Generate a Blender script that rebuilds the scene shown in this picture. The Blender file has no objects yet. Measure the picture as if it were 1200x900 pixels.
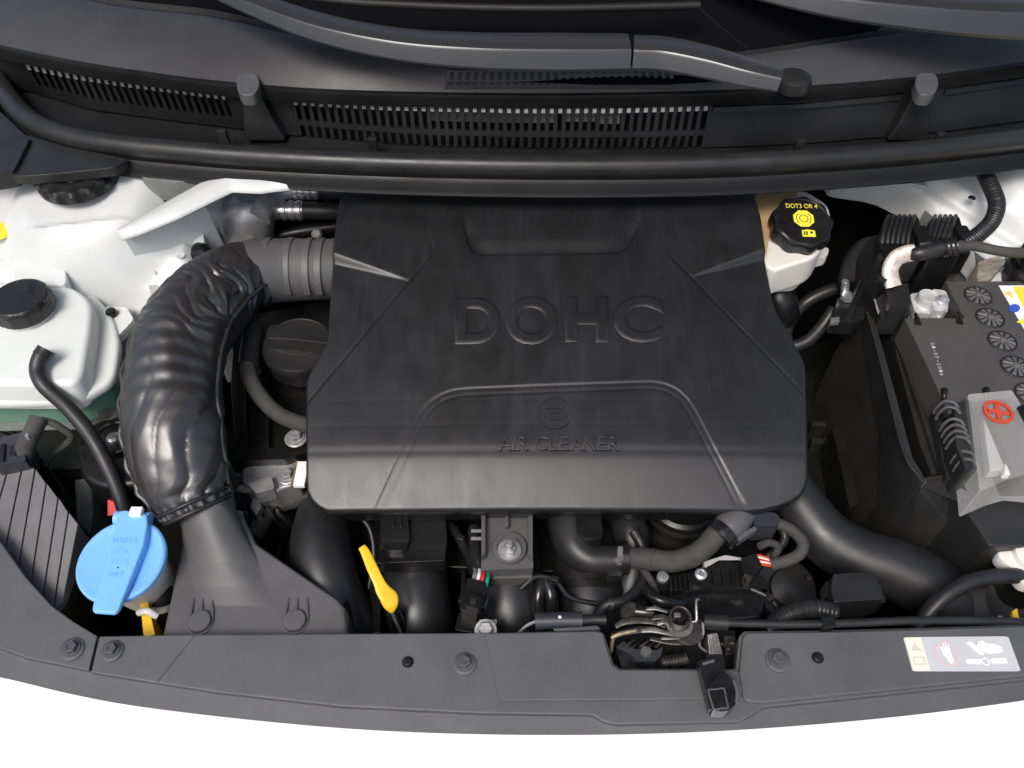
import bpy, bmesh, math, random
import numpy as np
from mathutils import Vector, Matrix, noise
random.seed(7)
S = bpy.context.scene
COL = S.collection
rad = math.radians

# ------------------------------------------------------------------ camera
ELEV, DIST, FPX = rad(50), 0.75, 965.0          # looking down 50 deg, 0.75 m from the engine cover
CAM = Vector((0, -DIST * math.cos(ELEV), DIST * math.sin(ELEV)))
cd = bpy.data.cameras.new('camera'); cam = bpy.data.objects.new('camera', cd); COL.objects.link(cam)
cam.location = CAM; cam.rotation_euler = (rad(90) - ELEV, 0, 0)
cd.sensor_width = 36; cd.lens = FPX / 1200 * 36; cd.clip_start = 0.01; cd.clip_end = 100
S.camera = cam
# ------------------------------------------------------------------ light
SUN_EL, SUN_AZ = rad(56), rad(206)              # azimuth measured clockwise from +Y
wd = bpy.data.worlds.new('World'); S.world = wd; wd.use_nodes = True
nt = wd.node_tree; bg = nt.nodes['Background']
sky = nt.nodes.new('ShaderNodeTexSky'); sky.sky_type = 'NISHITA'; sky.sun_disc = False
sky.sun_elevation = SUN_EL; sky.sun_rotation = SUN_AZ; sky.air_density = 1.0; sky.dust_density = 4.5; sky.ozone_density = 0.7
nt.links.new(sky.outputs[0], bg.inputs[0]); bg.inputs[1].default_value = 0.11
sd = bpy.data.lights.new('sun', 'SUN'); sd.energy = 1.4; sd.angle = rad(22); sd.color = (1, .985, .965)
sun = bpy.data.objects.new('sun', sd); COL.objects.link(sun)
sdir = Vector((math.sin(SUN_AZ) * math.cos(SUN_EL), math.cos(SUN_AZ) * math.cos(SUN_EL), math.sin(SUN_EL)))
sun.rotation_euler = (-sdir).to_track_quat('-Z', 'Y').to_euler(); sun.location = sdir * 3
S.view_settings.view_transform = 'Standard'; S.view_settings.look = 'None'
S.view_settings.exposure = 0.55; S.view_settings.gamma = 1

# ------------------------------------------------------------------ survey: a point of the photograph at a known height
FW = Vector((0, math.cos(ELEV), -math.sin(ELEV))); UP = Vector((0, math.sin(ELEV), math.cos(ELEV)))
def ray(px, py): return Vector(((px - 600) / FPX, 0, 0)) + UP * ((450 - py) / FPX) + FW
def W(px, py, z):
    d = ray(px, py); return CAM + d * ((z - CAM.z) / d.z)
def WS(px, py, zf):                                    # on a surface z = zf(y)
    d = ray(px, py); lo, hi = .2, 2.5
    for _ in range(40):
        m = (lo + hi) / 2; p = CAM + d * m
        if p.z > zf(p.y): lo = m
        else: hi = m
    return CAM + d * ((lo + hi) / 2)
def WY(px, py, y):
    d = ray(px, py); return CAM + d * ((y - CAM.y) / d.y)
def sc(py, z):                                         # pixels per metre there
    return FPX / (W(600, py, z) - CAM).dot(FW)
def R(r, py, z): return r / sc(py, z)
def pp(l): return [W(*a) for a in l]

# ------------------------------------------------------------------ materials
MATS = {}
def mat(name, col, rough=.5, metal=0, spec=.5, nscale=60, cvar=.0, rvar=.0, bump=0, bscale=900, bdist=.0004,
        coat=0, sss=0, alpha=1, trans=0, dust=0, dustcol=(.25, .25, .25), stretch=(1, 1, 1), emit=None):
    m = bpy.data.materials.new(name); m.use_nodes = True; t = m.node_tree; N = t.nodes; L = t.links
    b = N['Principled BSDF']
    b.inputs['Base Color'].default_value = (*col, 1); b.inputs['Roughness'].default_value = rough
    b.inputs['Metallic'].default_value = metal; b.inputs['Specular IOR Level'].default_value = spec
    b.inputs['Coat Weight'].default_value = coat; b.inputs['Coat Roughness'].default_value = .08 if col[0] > .3 else .3
    if sss:
        b.inputs['Subsurface Weight'].default_value = sss; b.inputs['Subsurface Radius'].default_value = (.012, .012, .011)
        b.inputs['Subsurface Scale'].default_value = 1
    b.inputs['Alpha'].default_value = alpha; b.inputs['Transmission Weight'].default_value = trans
    tc = N.new('ShaderNodeTexCoord'); mp = N.new('ShaderNodeMapping'); mp.inputs['Scale'].default_value = stretch
    L.new(tc.outputs['Object'], mp.inputs[0])
    def nz(scale, det=5, r=.6):
        n = N.new('ShaderNodeTexNoise'); n.inputs['Scale'].default_value = scale; n.inputs['Detail'].default_value = det
        n.inputs['Roughness'].default_value = r; L.new(mp.outputs[0], n.inputs['Vector']); return n
    src = None
    if cvar or dust:
        n = nz(nscale)
        rp = N.new('ShaderNodeMapRange'); rp.inputs[1].default_value = .3; rp.inputs[2].default_value = .7
        rp.inputs[3].default_value = 1 - cvar; rp.inputs[4].default_value = 1 + cvar; L.new(n.outputs[0], rp.inputs[0])
        mx = N.new('ShaderNodeMix'); mx.data_type = 'RGBA'; mx.blend_type = 'MULTIPLY'; mx.inputs[0].default_value = 1
        mx.inputs[6].default_value = (*col, 1); L.new(rp.outputs[0], mx.inputs[7]); src = mx.outputs[2]
        if dust:
            n2 = nz(nscale * .37, 8, .7); n3 = nz(1100, 2, .5)
            r2 = N.new('ShaderNodeMapRange'); r2.inputs[1].default_value = .42; r2.inputs[2].default_value = .75
            r2.inputs[3].default_value = 0; r2.inputs[4].default_value = dust; L.new(n2.outputs[0], r2.inputs[0])
            r3 = N.new('ShaderNodeMapRange'); r3.inputs[1].default_value = .69; r3.inputs[2].default_value = .74
            r3.inputs[3].default_value = 0; r3.inputs[4].default_value = dust * 1.6; L.new(n3.outputs[0], r3.inputs[0])
            ad = N.new('ShaderNodeMath'); ad.operation = 'ADD'; ad.use_clamp = True; L.new(r2.outputs[0], ad.inputs[0]); L.new(r3.outputs[0], ad.inputs[1])
            m2 = N.new('ShaderNodeMix'); m2.data_type = 'RGBA'; L.new(ad.outputs[0], m2.inputs[0]); L.new(src, m2.inputs[6])
            m2.inputs[7].default_value = (*dustcol, 1); src = m2.outputs[2]
        L.new(src, b.inputs['Base Color'])
    if rvar:
        n = nz(nscale * .8); rp = N.new('ShaderNodeMapRange'); rp.inputs[1].default_value = .3; rp.inputs[2].default_value = .7
        rp.inputs[3].default_value = max(.02, rough - rvar); rp.inputs[4].default_value = min(1, rough + rvar)
        L.new(n.outputs[0], rp.inputs[0]); L.new(rp.outputs[0], b.inputs['Roughness'])
    if bump:
        n = nz(bscale, 3); bp = N.new('ShaderNodeBump'); bp.inputs['Strength'].default_value = bump; bp.inputs['Distance'].default_value = bdist
        L.new(n.outputs[0], bp.inputs['Height']); L.new(bp.outputs[0], b.inputs['Normal'])
    MATS[name] = m
    return m
M = {}
M['cover'] = mat('cover plastic', (.0095, .0095, .0102), .35, spec=.62, nscale=45, cvar=.12, rvar=.05, bump=.3, bscale=1700, dust=.07, dustcol=(.10, .105, .12), stretch=(1.5, .8, 1))
def streaks(m, scale, amount):
    # fine scuff marks wiped along the plastic
    t = m.node_tree; N = t.nodes; L = t.links; b = N['Principled BSDF']; src = b.inputs['Base Color'].links[0].from_socket
    tc = N.new('ShaderNodeTexCoord'); mp = N.new('ShaderNodeMapping'); mp.inputs['Scale'].default_value = scale; L.new(tc.outputs['Object'], mp.inputs[0])
    n = N.new('ShaderNodeTexNoise'); n.inputs['Scale'].default_value = 1; n.inputs['Detail'].default_value = 4; L.new(mp.outputs[0], n.inputs['Vector'])
    n2 = N.new('ShaderNodeTexNoise'); n2.inputs['Scale'].default_value = 22; n2.inputs['Detail'].default_value = 3; L.new(tc.outputs['Object'], n2.inputs['Vector'])
    r = N.new('ShaderNodeMapRange'); r.inputs[1].default_value = .5; r.inputs[2].default_value = .72; r.inputs[3].default_value = 0; r.inputs[4].default_value = amount; L.new(n.outputs[0], r.inputs[0])
    r2 = N.new('ShaderNodeMapRange'); r2.inputs[1].default_value = .42; r2.inputs[2].default_value = .62; L.new(n2.outputs[0], r2.inputs[0])
    mu = N.new('ShaderNodeMath'); mu.operation = 'MULTIPLY'; L.new(r.outputs[0], mu.inputs[0]); L.new(r2.outputs[0], mu.inputs[1])
    mx = N.new('ShaderNodeMix'); mx.data_type = 'RGBA'; L.new(mu.outputs[0], mx.inputs[0]); L.new(src, mx.inputs[6]); mx.inputs[7].default_value = (.09, .095, .105, 1); L.new(mx.outputs[2], b.inputs['Base Color'])
streaks(M['cover'], (420, 14, 14), .08); streaks(M['cover'], (12, 420, 200), .04)
M['panel'] = mat('grained grey plastic', (.074, .076, .080), .47, nscale=30, cvar=.13, rvar=.08, bump=.5, bscale=1900, dust=.11, dustcol=(.2, .2, .2))
M['duct'] = mat('matt duct plastic', (.088, .088, .089), .46, spec=.5, nscale=40, cvar=.13, rvar=.06, bump=.4, bscale=1900, dust=.06, dustcol=(.2, .19, .18))
M['lamp'] = mat('headlamp plastic', (.13, .13, .13), .55, nscale=50, cvar=.12, bump=.3, bscale=1500, dust=.10)
M['black'] = mat('black plastic', (.0075, .0075, .0075), .31, spec=.4, nscale=60, cvar=.2, rvar=.1, bump=.25, bscale=1300, dust=.03)
M['gloss'] = mat('glossy black plastic', (.011, .011, .0115), .2, nscale=70, cvar=.2, rvar=.07, dust=.03)
M['runner'] = mat('satin manifold plastic', (.014, .014, .0145), .36, spec=.6, nscale=60, cvar=.2, rvar=.06, bump=.3, bscale=900, dust=.05)
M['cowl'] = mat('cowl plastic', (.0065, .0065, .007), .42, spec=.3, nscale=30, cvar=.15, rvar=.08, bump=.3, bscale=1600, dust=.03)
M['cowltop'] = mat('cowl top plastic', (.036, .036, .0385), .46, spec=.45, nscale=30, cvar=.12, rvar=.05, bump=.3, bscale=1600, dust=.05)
M['rubber'] = mat('rubber', (.016, .016, .0163), .36, spec=.4, nscale=40, cvar=.2, rvar=.1, bump=.2, bscale=1200, dust=.05)
M['hose'] = mat('rubber hose', (.016, .016, .0175), .4, nscale=50, cvar=.2, rvar=.1, bump=.3, bscale=700, dust=.05)
M['tape'] = mat('cloth tape', (.045, .043, .041), .8, nscale=90, cvar=.25, bump=.8, bscale=1400, dust=.1)
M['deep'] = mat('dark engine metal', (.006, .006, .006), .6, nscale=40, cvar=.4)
M['vinyl'] = mat('black vinyl', (.024, .022, .021), .40, spec=.6, nscale=30, cvar=.2, rvar=.05, bump=.2, bscale=420, bdist=.0004, coat=0)
M['vinyl'].node_tree.nodes['Principled BSDF'].inputs['IOR'].default_value = 1.8
M['stitch'] = mat('grey stitching', (.12, .12, .12), .7)
M['white'] = mat('white car paint', (.82, .83, .83), .25, nscale=9, cvar=.01, coat=.6)
M['inner'] = mat('white inner paint', (.57, .59, .585), .38, nscale=25, cvar=.06, rvar=.1, bump=.15, bscale=250, bdist=.001)
M['sealer'] = mat('brushed seam sealer', (.66, .66, .62), .6, nscale=40, cvar=.2, bump=.9, bscale=600, stretch=(1, 7, 1), bdist=.002)
M['sealerdirty'] = mat('oily seam sealer', (.42, .37, .30), .6, nscale=60, cvar=.45, bump=.9, bscale=600, stretch=(1, 7, 1), bdist=.002)
M['tank'] = mat('milky tank plastic', (.74, .79, .74), .36, nscale=20, cvar=.04, sss=.0, alpha=.24, bump=.1, bscale=300)
M['tanktop'] = mat('milky tank plastic upper', (.70, .73, .70), .38, nscale=20, cvar=.04, sss=.25, bump=.1, bscale=300)
M['coolant'] = mat('green coolant', (.008, .34, .19), .3)
M['milk'] = mat('milky reservoir', (.74, .71, .64), .4, nscale=30, cvar=.06, sss=.3)
M['amber'] = mat('aged amber plastic', (.52, .36, .17), .42, nscale=18, cvar=.25, sss=.3)
M['alu'] = mat('cast aluminium', (.40, .40, .40), .42, metal=.6, nscale=120, cvar=.2, rvar=.1, bump=.5, bscale=700)
M['steel'] = mat('zinc steel', (.60, .60, .60), .32, metal=.8, nscale=150, cvar=.2, rvar=.12)
M['darksteel'] = mat('greased steel', (.20, .19, .18), .36, metal=.75, nscale=160, cvar=.5, rvar=.2, bump=.4, bscale=500)
M['brass'] = mat('yellow zinc', (.40, .32, .18), .42, metal=.7, nscale=160, cvar=.4, rvar=.1)
M['silverpaint'] = mat('satin wiper paint', (.055, .056, .06), .25, metal=.35, nscale=30, cvar=.04)
M['lead'] = mat('lead clamp', (.66, .66, .66), .42, metal=.35, nscale=130, cvar=.2, rvar=.12, bump=.4, bscale=600)
M['blue'] = mat('blue cap plastic', (.19, .46, .88), .40, nscale=25, cvar=.05, rvar=.05, sss=.1, bump=.1, bscale=900)
M['yellow'] = mat('yellow plastic', (.85, .52, .02), .35, nscale=40, cvar=.06)
M['yprint'] = mat('yellow print', (.85, .72, .05), .45)
M['red'] = mat('red plastic', (.62, .02, .02), .4)
M['orange'] = mat('orange red plastic', (.55, .065, .03), .4)
M['wirew'] = mat('white wire', (.75, .74, .72), .45)
M['copper'] = mat('braided tinned copper', (.72, .62, .55), .45, metal=.4, nscale=200, cvar=.3, bump=.8, bscale=900)
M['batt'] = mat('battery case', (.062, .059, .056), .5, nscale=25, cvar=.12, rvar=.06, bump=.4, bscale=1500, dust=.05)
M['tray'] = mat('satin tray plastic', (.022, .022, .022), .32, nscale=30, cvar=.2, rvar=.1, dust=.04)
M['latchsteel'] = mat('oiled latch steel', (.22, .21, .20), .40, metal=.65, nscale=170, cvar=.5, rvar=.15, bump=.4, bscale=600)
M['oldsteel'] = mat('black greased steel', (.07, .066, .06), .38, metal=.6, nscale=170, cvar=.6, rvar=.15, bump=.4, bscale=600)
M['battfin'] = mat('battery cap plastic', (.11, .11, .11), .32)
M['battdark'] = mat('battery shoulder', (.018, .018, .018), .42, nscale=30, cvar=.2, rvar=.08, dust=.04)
M['paper'] = mat('white sticker', (.85, .85, .86), .4)
M['greylabel'] = mat('grey sticker', (.50, .51, .53), .35, nscale=40, cvar=.03)
M['cream'] = mat('cream sticker', (.80, .76, .60), .4)
M['creamdark'] = mat('pale ochre print', (.58, .55, .46), .45)
M['pink'] = mat('faded red print', (.68, .48, .48), .45)
M['bprint'] = mat('blue print', (.04, .10, .5), .4)
M['kprint'] = mat('black print', (.02, .02, .02), .5)
M['greytext'] = mat('pale grey print', (.45, .45, .45), .5)
M['glass'] = mat('windscreen glass', (.006, .006, .007), .03, spec=.5)
M['pad'] = mat('bonnet insulation', (.010, .010, .0105), .95, spec=.2, nscale=30, cvar=.3, bump=.6, bscale=200)
M['clear'] = mat('clear terminal cover', (.80, .80, .78), .14, alpha=.24, nscale=60, rvar=.08, cvar=.08, bump=.4, bscale=60, bdist=.002)
M['greyc'] = mat('bluish connector', (.035, .037, .046), .3, nscale=60, cvar=.15)  # blue tint stands for sky reflected in the headlamp plug
M['slotglint'] = mat('pale painted glint', (.22, .22, .22), .5)  # pale grey stands for light caught on the slot tops
M['greyfelt'] = mat('grey felt', (.17, .18, .17), .8, nscale=60, cvar=.2, bump=.4, bscale=400)

# ------------------------------------------------------------------ mesh helpers
def finish(me, smooth=35):
    if smooth:
        me.polygons.foreach_set('use_smooth', [True] * len(me.polygons)); me.set_sharp_from_angle(angle=rad(smooth))
    me.update(); return me
def bm_mesh(bm, bevel=0, seg=2, smooth=35, ang=25):
    bmesh.ops.recalc_face_normals(bm, faces=bm.faces[:])
    if bevel:
        es = [e for e in bm.edges if len(e.link_faces) == 2 and e.calc_face_angle(0) > rad(ang)]
        bmesh.ops.bevel(bm, geom=es, offset=bevel, segments=seg, profile=.5, affect='EDGES', clamp_overlap=True)
    me = bpy.data.meshes.new('m'); bm.to_mesh(me); bm.free(); return finish(me, smooth)
def pyd(verts, faces, smooth=35):
    me = bpy.data.meshes.new('m'); me.from_pydata([tuple(v) for v in verts], [], faces); me.validate(); return finish(me, smooth)
def place(o, parent):
    if parent is not None:
        o.parent = parent
        q = parent; off = Vector((0, 0, 0))
        while q is not None: off += Vector(q['_b']) if '_b' in q else Vector((0, 0, 0)); q = None
        if '_b' in parent: o.matrix_parent_inverse = Matrix.Translation(-Vector(parent['_b']))
def add(name, me, m, parent=None, wn=True, loc=None, label=None):
    o = bpy.data.objects.new(name, me); COL.objects.link(o); me.name = name
    if len(me.materials) == 0: me.materials.append(M[m])
    if loc is not None: o.location = loc
    place(o, parent)
    if wn and len(me.polygons) < 30000:
        w = o.modifiers.new('normals', 'WEIGHTED_NORMAL'); w.keep_sharp = True
    if label: o['label'] = label
    return o
def tag(o, label, cat, group=None):
    o['label'] = label; o['category'] = cat
    if group: o['group'] = group
    return o
BASES = {}
def thing(name, label, cat, base, group=None):
    o = bpy.data.objects.new(name, None); COL.objects.link(o); o.empty_display_size = .01
    o.location = base; o['_b'] = tuple(base); tag(o, label, cat, group); return o
def struct(name, me, m):
    o = add(name, me, m); o['kind'] = 'structure'; return o

def prism(poly, zt, zb, bevel=.001, seg=2, taper=1.0, tilt=None, smooth=35):
    """outline surveyed at height zt (or list / function of y), walls straight down to zb"""
    if callable(zt): top = [WS(x, y, zt) for x, y in poly]
    elif isinstance(zt, (list, tuple)): top = [W(x, y, z) for (x, y), z in zip(poly, zt)]
    else: top = [W(x, y, zt) for x, y in poly]
    return prism_w(top, zb, bevel, seg, taper, smooth)
def prism_w(top, zb, bevel=.001, seg=2, taper=1.0, smooth=35):
    c = sum(top, Vector()) / len(top); n = len(top)
    bot = [Vector((c.x + (p.x - c.x) * taper, c.y + (p.y - c.y) * taper, (p.z + zb) if zb < -5 else zb)) for p in top]
    bm = bmesh.new(); a = [bm.verts.new(p) for p in top]; b = [bm.verts.new(p) for p in bot]
    bm.faces.new(a); bm.faces.new(b[::-1])
    for i in range(n): bm.faces.new((a[i], b[i], b[(i + 1) % n], a[(i + 1) % n]))
    return bm_mesh(bm, bevel, seg, smooth)
def rnd(poly, r, n=4):
    """round the corners of a pixel outline"""
    out = []; N = len(poly)
    for i in range(N):
        p = Vector(poly[i]); a = Vector(poly[i - 1]) - p; b = Vector(poly[(i + 1) % N]) - p
        rr = r[i] if isinstance(r, (list, tuple)) else r
        if rr <= 0: out.append(tuple(p)); continue
        d = min(rr, a.length * .48, b.length * .48); s = p + a.normalized() * d; e = p + b.normalized() * d
        for k in range(n + 1):
            t = k / n; out.append(tuple(s * (1 - t) ** 2 + p * 2 * t * (1 - t) + e * t * t))
    return out
def box(c, size, bevel=.001, rot=(0, 0, 0), seg=2):
    bm = bmesh.new(); bmesh.ops.create_cube(bm, size=1)
    bmesh.ops.scale(bm, vec=size, verts=bm.verts)
    from mathutils import Euler
    bmesh.ops.rotate(bm, matrix=Euler(rot).to_matrix(), verts=bm.verts); bmesh.ops.translate(bm, vec=c, verts=bm.verts)
    return bm_mesh(bm, bevel, seg)
def basis(axis):
    z = Vector(axis).normalized(); x = Vector((1, 0, 0)) if abs(z.x) < .9 else Vector((0, 1, 0))
    y = z.cross(x).normalized(); x = y.cross(z); return x, y, z
def lathe(prof, c, axis=(0, 0, 1), seg=40, lobe=None, smooth=35, rot=0):
    """profile [(r, h)] round an axis; lobe(i, a) scales the radius of profile point i at angle a"""
    x, y, z = basis(axis); c = Vector(c); V = []; F = []; n = len(prof)
    for k in range(seg):
        a = 2 * math.pi * k / seg + rot
        for i, (r, h) in enumerate(prof):
            q = r * (lobe(i, a) if lobe else 1); V.append(c + x * (q * math.cos(a)) + y * (q * math.sin(a)) + z * h)
    for k in range(seg):
        k2 = (k + 1) % seg
        for i in range(n - 1): F.append((k * n + i, k2 * n + i, k2 * n + i + 1, k * n + i + 1))
    if prof[-1][0] > 1e-6: F.append([k * n + n - 1 for k in range(seg)])
    if prof[0][0] > 1e-6: F.append([k * n for k in range(seg)][::-1])
    bm = bmesh.new(); vs = [bm.verts.new(v) for v in V]
    for f in F:
        try: bm.faces.new([vs[i] for i in f])
        except ValueError: pass
    bmesh.ops.remove_doubles(bm, verts=bm.verts, dist=1e-6)
    return bm_mesh(bm, 0, smooth=smooth)
def spline(P, n):
    """Catmull-Rom through rows of numbers"""
    P = [np.array(p, float) for p in P]; P = [2 * P[0] - P[1]] + P + [2 * P[-1] - P[-2]]; out = []
    K = len(P) - 3
    for j in range(n + 1):
        u = j / n * K; i = min(int(u), K - 1); t = u - i; a, b, c, d = P[i:i + 4]
        out.append(.5 * (2 * b + (c - a) * t + (2 * a - 5 * b + 4 * c - d) * t * t + (3 * b - a - 3 * c + d) * t ** 3))
    return out
def tube(path, r, n=40, seg=16, cap=True, disp=None, ripple=None, flat=1.0, smooth=50):
    """path of world points, r one radius or one per point; flat squashes the section vertically"""
    rs = r if isinstance(r, (list, tuple)) else [r] * len(path)
    Q = spline([(*p, q) for p, q in zip(path, rs)], n)
    P = [Vector(q[:3]) for q in Q]; V = []; F = []
    up = Vector((0, 0, 1)); prev = None
    for i, p in enumerate(P):
        t = (P[min(i + 1, n)] - P[max(i - 1, 0)]).normalized()
        if prev is None:
            s = t.cross(up); s = s.normalized() if s.length > .05 else Vector((1, 0, 0))
        else: s = (prev - t * prev.dot(t)).normalized()
        prev = s; u = s.cross(t)
        q = Q[i][3]
        if ripple: q *= ripple(i / n)
        for k in range(seg):
            a = 2 * math.pi * k / seg; qq = q + (disp(i / n, a) if disp else 0)
            V.append(p + s * (qq * math.cos(a)) + u * (qq * math.sin(a) * flat))
    for i in range(n):
        for k in range(seg):
            k2 = (k + 1) % seg; F.append((i * seg + k, i * seg + k2, (i + 1) * seg + k2, (i + 1) * seg + k))
    if cap: F.append(list(range(seg))[::-1]); F.append([n * seg + k for k in range(seg)])
    me = pyd(V, F, smooth); return fixn(me)
def fixn(me):
    bm = bmesh.new(); bm.from_mesh(me); bmesh.ops.recalc_face_normals(bm, faces=bm.faces[:]); bm.to_mesh(me); bm.free(); return me
def join(*ms):
    """several shapes of ONE piece in one mesh"""
    bm = bmesh.new()
    for m in ms: bm.from_mesh(m)
    me = bpy.data.meshes.new('m'); bm.to_mesh(me); bm.free(); return finish(me, 35)
def sweep(path, sect, n=160):
    """section [(out, up)] along a path; out is horizontal, towards the camera side of the path"""
    P = [Vector(q) for q in spline(path, n)]; V = []; F = []; m = len(sect)
    for i, p in enumerate(P):
        t = P[min(i + 1, n)] - P[max(i - 1, 0)]; t.z = 0; t.normalize(); o = Vector((t.y, -t.x, 0))
        for a, b in sect: V.append(p + o * a + Vector((0, 0, b)))
    for i in range(n):
        for k in range(m):
            k2 = (k + 1) % m; F.append((i * m + k, i * m + k2, (i + 1) * m + k2, (i + 1) * m + k))
    F.append(list(range(m))[::-1]); F.append([n * m + k for k in range(m)])
    return fixn(pyd(V, F, 40))
def grid(fn, nu, nv, smooth=60):
    V = [fn(i / nu, j / nv) for j in range(nv + 1) for i in range(nu + 1)]; w = nu + 1
    F = [(j * w + i, j * w + i + 1, (j + 1) * w + i + 1, (j + 1) * w + i) for j in range(nv) for i in range(nu)]
    me = pyd(V, F, smooth); return me
def interp(x, tab):
    return float(np.interp(x, [a for a, b in tab], [b for a, b in tab]))
def bolt_mesh(r=.0055, h=.005, washer=1.9, slot=False):
    a = lathe([(0, 0), (r * washer, 0), (r * washer, .0012), (r * washer * .93, .0017), (r * 1.35, .0019), (r * 1.3, .003), (0, .003)], (0, 0, 0), seg=32)
    b = lathe([(r * 1.0, .0025), (r * 1.0, h * .9), (r * .86, h), (r * .5, h), (r * .42, h * .88), (0, h * .88)], (0, 0, 0), seg=6, smooth=20)
    return join(a, b)
def at(o, p, axis=(0, 0, 1), rz=0):
    x, y, z = basis(axis); o.matrix_basis = Matrix.Translation(p) @ Matrix((x, y, z)).transposed().to_4x4() @ Matrix.Rotation(rz, 4, 'Z'); return o
BOLT = None
def bolt(parent, px, py, z, r=.0055, h=.006, m='panel', washer=1.9, axis=(0, 0, 1), name='bolt'):
    p = W(px, py, z); me = bolt_mesh(r, h, washer); o = add(name, me, m, parent); at(o, p, axis, random.random()); return o
def text_mesh(s, mapfn, h0, h1=None, bev=0):
    """lettering fitted to the unit box and put on a surface by mapfn(u, v, h)"""
    cu = bpy.data.curves.new('t', 'FONT'); cu.body = s; cu.size = 1; cu.resolution_u = 5; cu.fill_mode = 'BOTH'
    th = 0 if h1 is None else .1
    cu.extrude = th; cu.bevel_depth = bev if h1 is not None else 0; cu.bevel_resolution = 1
    o = bpy.data.objects.new('t', cu); COL.objects.link(o)
    me = bpy.data.meshes.new_from_object(o.evaluated_get(bpy.context.evaluated_depsgraph_get()))
    bpy.data.objects.remove(o); bpy.data.curves.remove(cu)
    X = [v.co.x for v in me.vertices]; Y = [v.co.y for v in me.vertices]; Z = [v.co.z for v in me.vertices]
    x0, x1, y0, y1, z0, z1 = min(X), max(X), min(Y), max(Y), min(Z), max(Z)
    for v in me.vertices:
        u, w, q = (v.co.x - x0) / (x1 - x0), (v.co.y - y0) / (y1 - y0), (v.co.z - z0) / (z1 - z0) if h1 is not None else 0
        v.co = mapfn(u, w, h0 + (0 if h1 is None else (h1 - h0) * q))
    me.materials.clear(); return finish(me, 30)
def quadmap(c, zf):
    """unit box -> pixel quad (bottom left, bottom right, top right, top left) on z = zf(y)"""
    if not callable(zf): zz = zf; zf = lambda y: zz
    def f(u, v, h):
        x = (c[0][0] * (1 - u) + c[1][0] * u) * (1 - v) + (c[3][0] * (1 - u) + c[2][0] * u) * v
        y = (c[0][1] * (1 - u) + c[1][1] * u) * (1 - v) + (c[3][1] * (1 - u) + c[2][1] * u) * v
        p = WS(x, y, zf); return p + Vector((0, 0, h))
    return f
def decal(poly, mapfn, h, th=.0003):
    """a thin printed or stuck-on piece of outline poly (u, v)"""
    n = len(poly); V = [mapfn(u, v, h) for u, v in poly] + [mapfn(u, v, h - th) for u, v in poly]
    F = [list(range(n)), list(range(n, 2 * n))[::-1]] + [(i, i + n, (i + 1) % n + n, (i + 1) % n) for i in range(n)]
    return fixn(pyd(V, F, 30))
def circ(u, v, r, ru=None, n=24, a0=0):
    return [(u + (ru or r) * math.cos(2 * math.pi * k / n + a0), v + r * math.sin(2 * math.pi * k / n + a0)) for k in range(n)]
def ringdecal(u, v, r, ru, w, mapfn, h, n=32, a0=0, a1=2 * math.pi):
    k = w / r; V = []; F = []; full = a1 - a0 > 6.28
    for i in range(n + (0 if full else 1)):
        a = a0 + (a1 - a0) * i / n
        V.append(mapfn(u + ru * math.cos(a), v + r * math.sin(a), h)); V.append(mapfn(u + ru * (1 - k) * math.cos(a), v + r * (1 - k) * math.sin(a), h))
    m = n if full else n
    for i in range(m):
        j = (i + 1) % n if full else i + 1
        F.append((2 * i, 2 * j, 2 * j + 1, 2 * i + 1))
    return pyd(V, F, 0)

# ================================================================== THE SETTING (shell of the engine bay, body, bonnet)
def shell():
    zb = -.42
    def quad(a, b, c, d): return pyd([a, b, c, d], [(0, 1, 2, 3)], 0)
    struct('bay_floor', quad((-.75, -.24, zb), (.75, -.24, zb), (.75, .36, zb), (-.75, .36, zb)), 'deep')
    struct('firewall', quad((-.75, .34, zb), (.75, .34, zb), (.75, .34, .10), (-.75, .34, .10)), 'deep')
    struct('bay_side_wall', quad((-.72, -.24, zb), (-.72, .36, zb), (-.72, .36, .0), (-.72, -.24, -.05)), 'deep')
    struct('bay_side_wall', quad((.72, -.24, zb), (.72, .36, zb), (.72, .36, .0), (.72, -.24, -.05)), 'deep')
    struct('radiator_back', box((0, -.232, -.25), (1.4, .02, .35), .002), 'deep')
shell()
EDGE = [(-250, 735), (-100, 785), (0, 806), (75, 824), (150, 838), (270, 853), (400, 865), (520, 871), (650, 873), (780, 871), (900, 865), (1050, 852), (1200, 833), (1300, 815), (1450, 780)]
ZP = lambda y: -.030 + .12 * (y + .22)              # top of the radiator cover panel
def bumper():
    ep = spline([tuple(WS(x, y, ZP)) for x, y in EDGE], 160)
    V = []; F = []; prof = []
    for k in range(15):
        a = k / 14 * rad(88); prof.append((.012 - .02 + .30 * math.sin(a), -.004 - .22 * (1 - math.cos(a)) - .02 * math.sin(a)))
    prof = [(-.02, -.03), (-.012, -.012)] + prof
    for p in ep:
        d = Vector((p[0] * .5, -1, 0)).normalized()
        for o, h in prof: V.append(Vector(p) + d * o + Vector((0, 0, h)))
    m = len(prof)
    for i in range(160):
        for k in range(m - 1): F.append((i * m + k, i * m + k + 1, (i + 1) * m + k + 1, (i + 1) * m + k))
    tag(add('front_bumper', fixn(pyd(V, F, 60)), 'white'), 'white painted front bumper edge below the grey radiator cover panel', 'bumper')
bumper()
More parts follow.
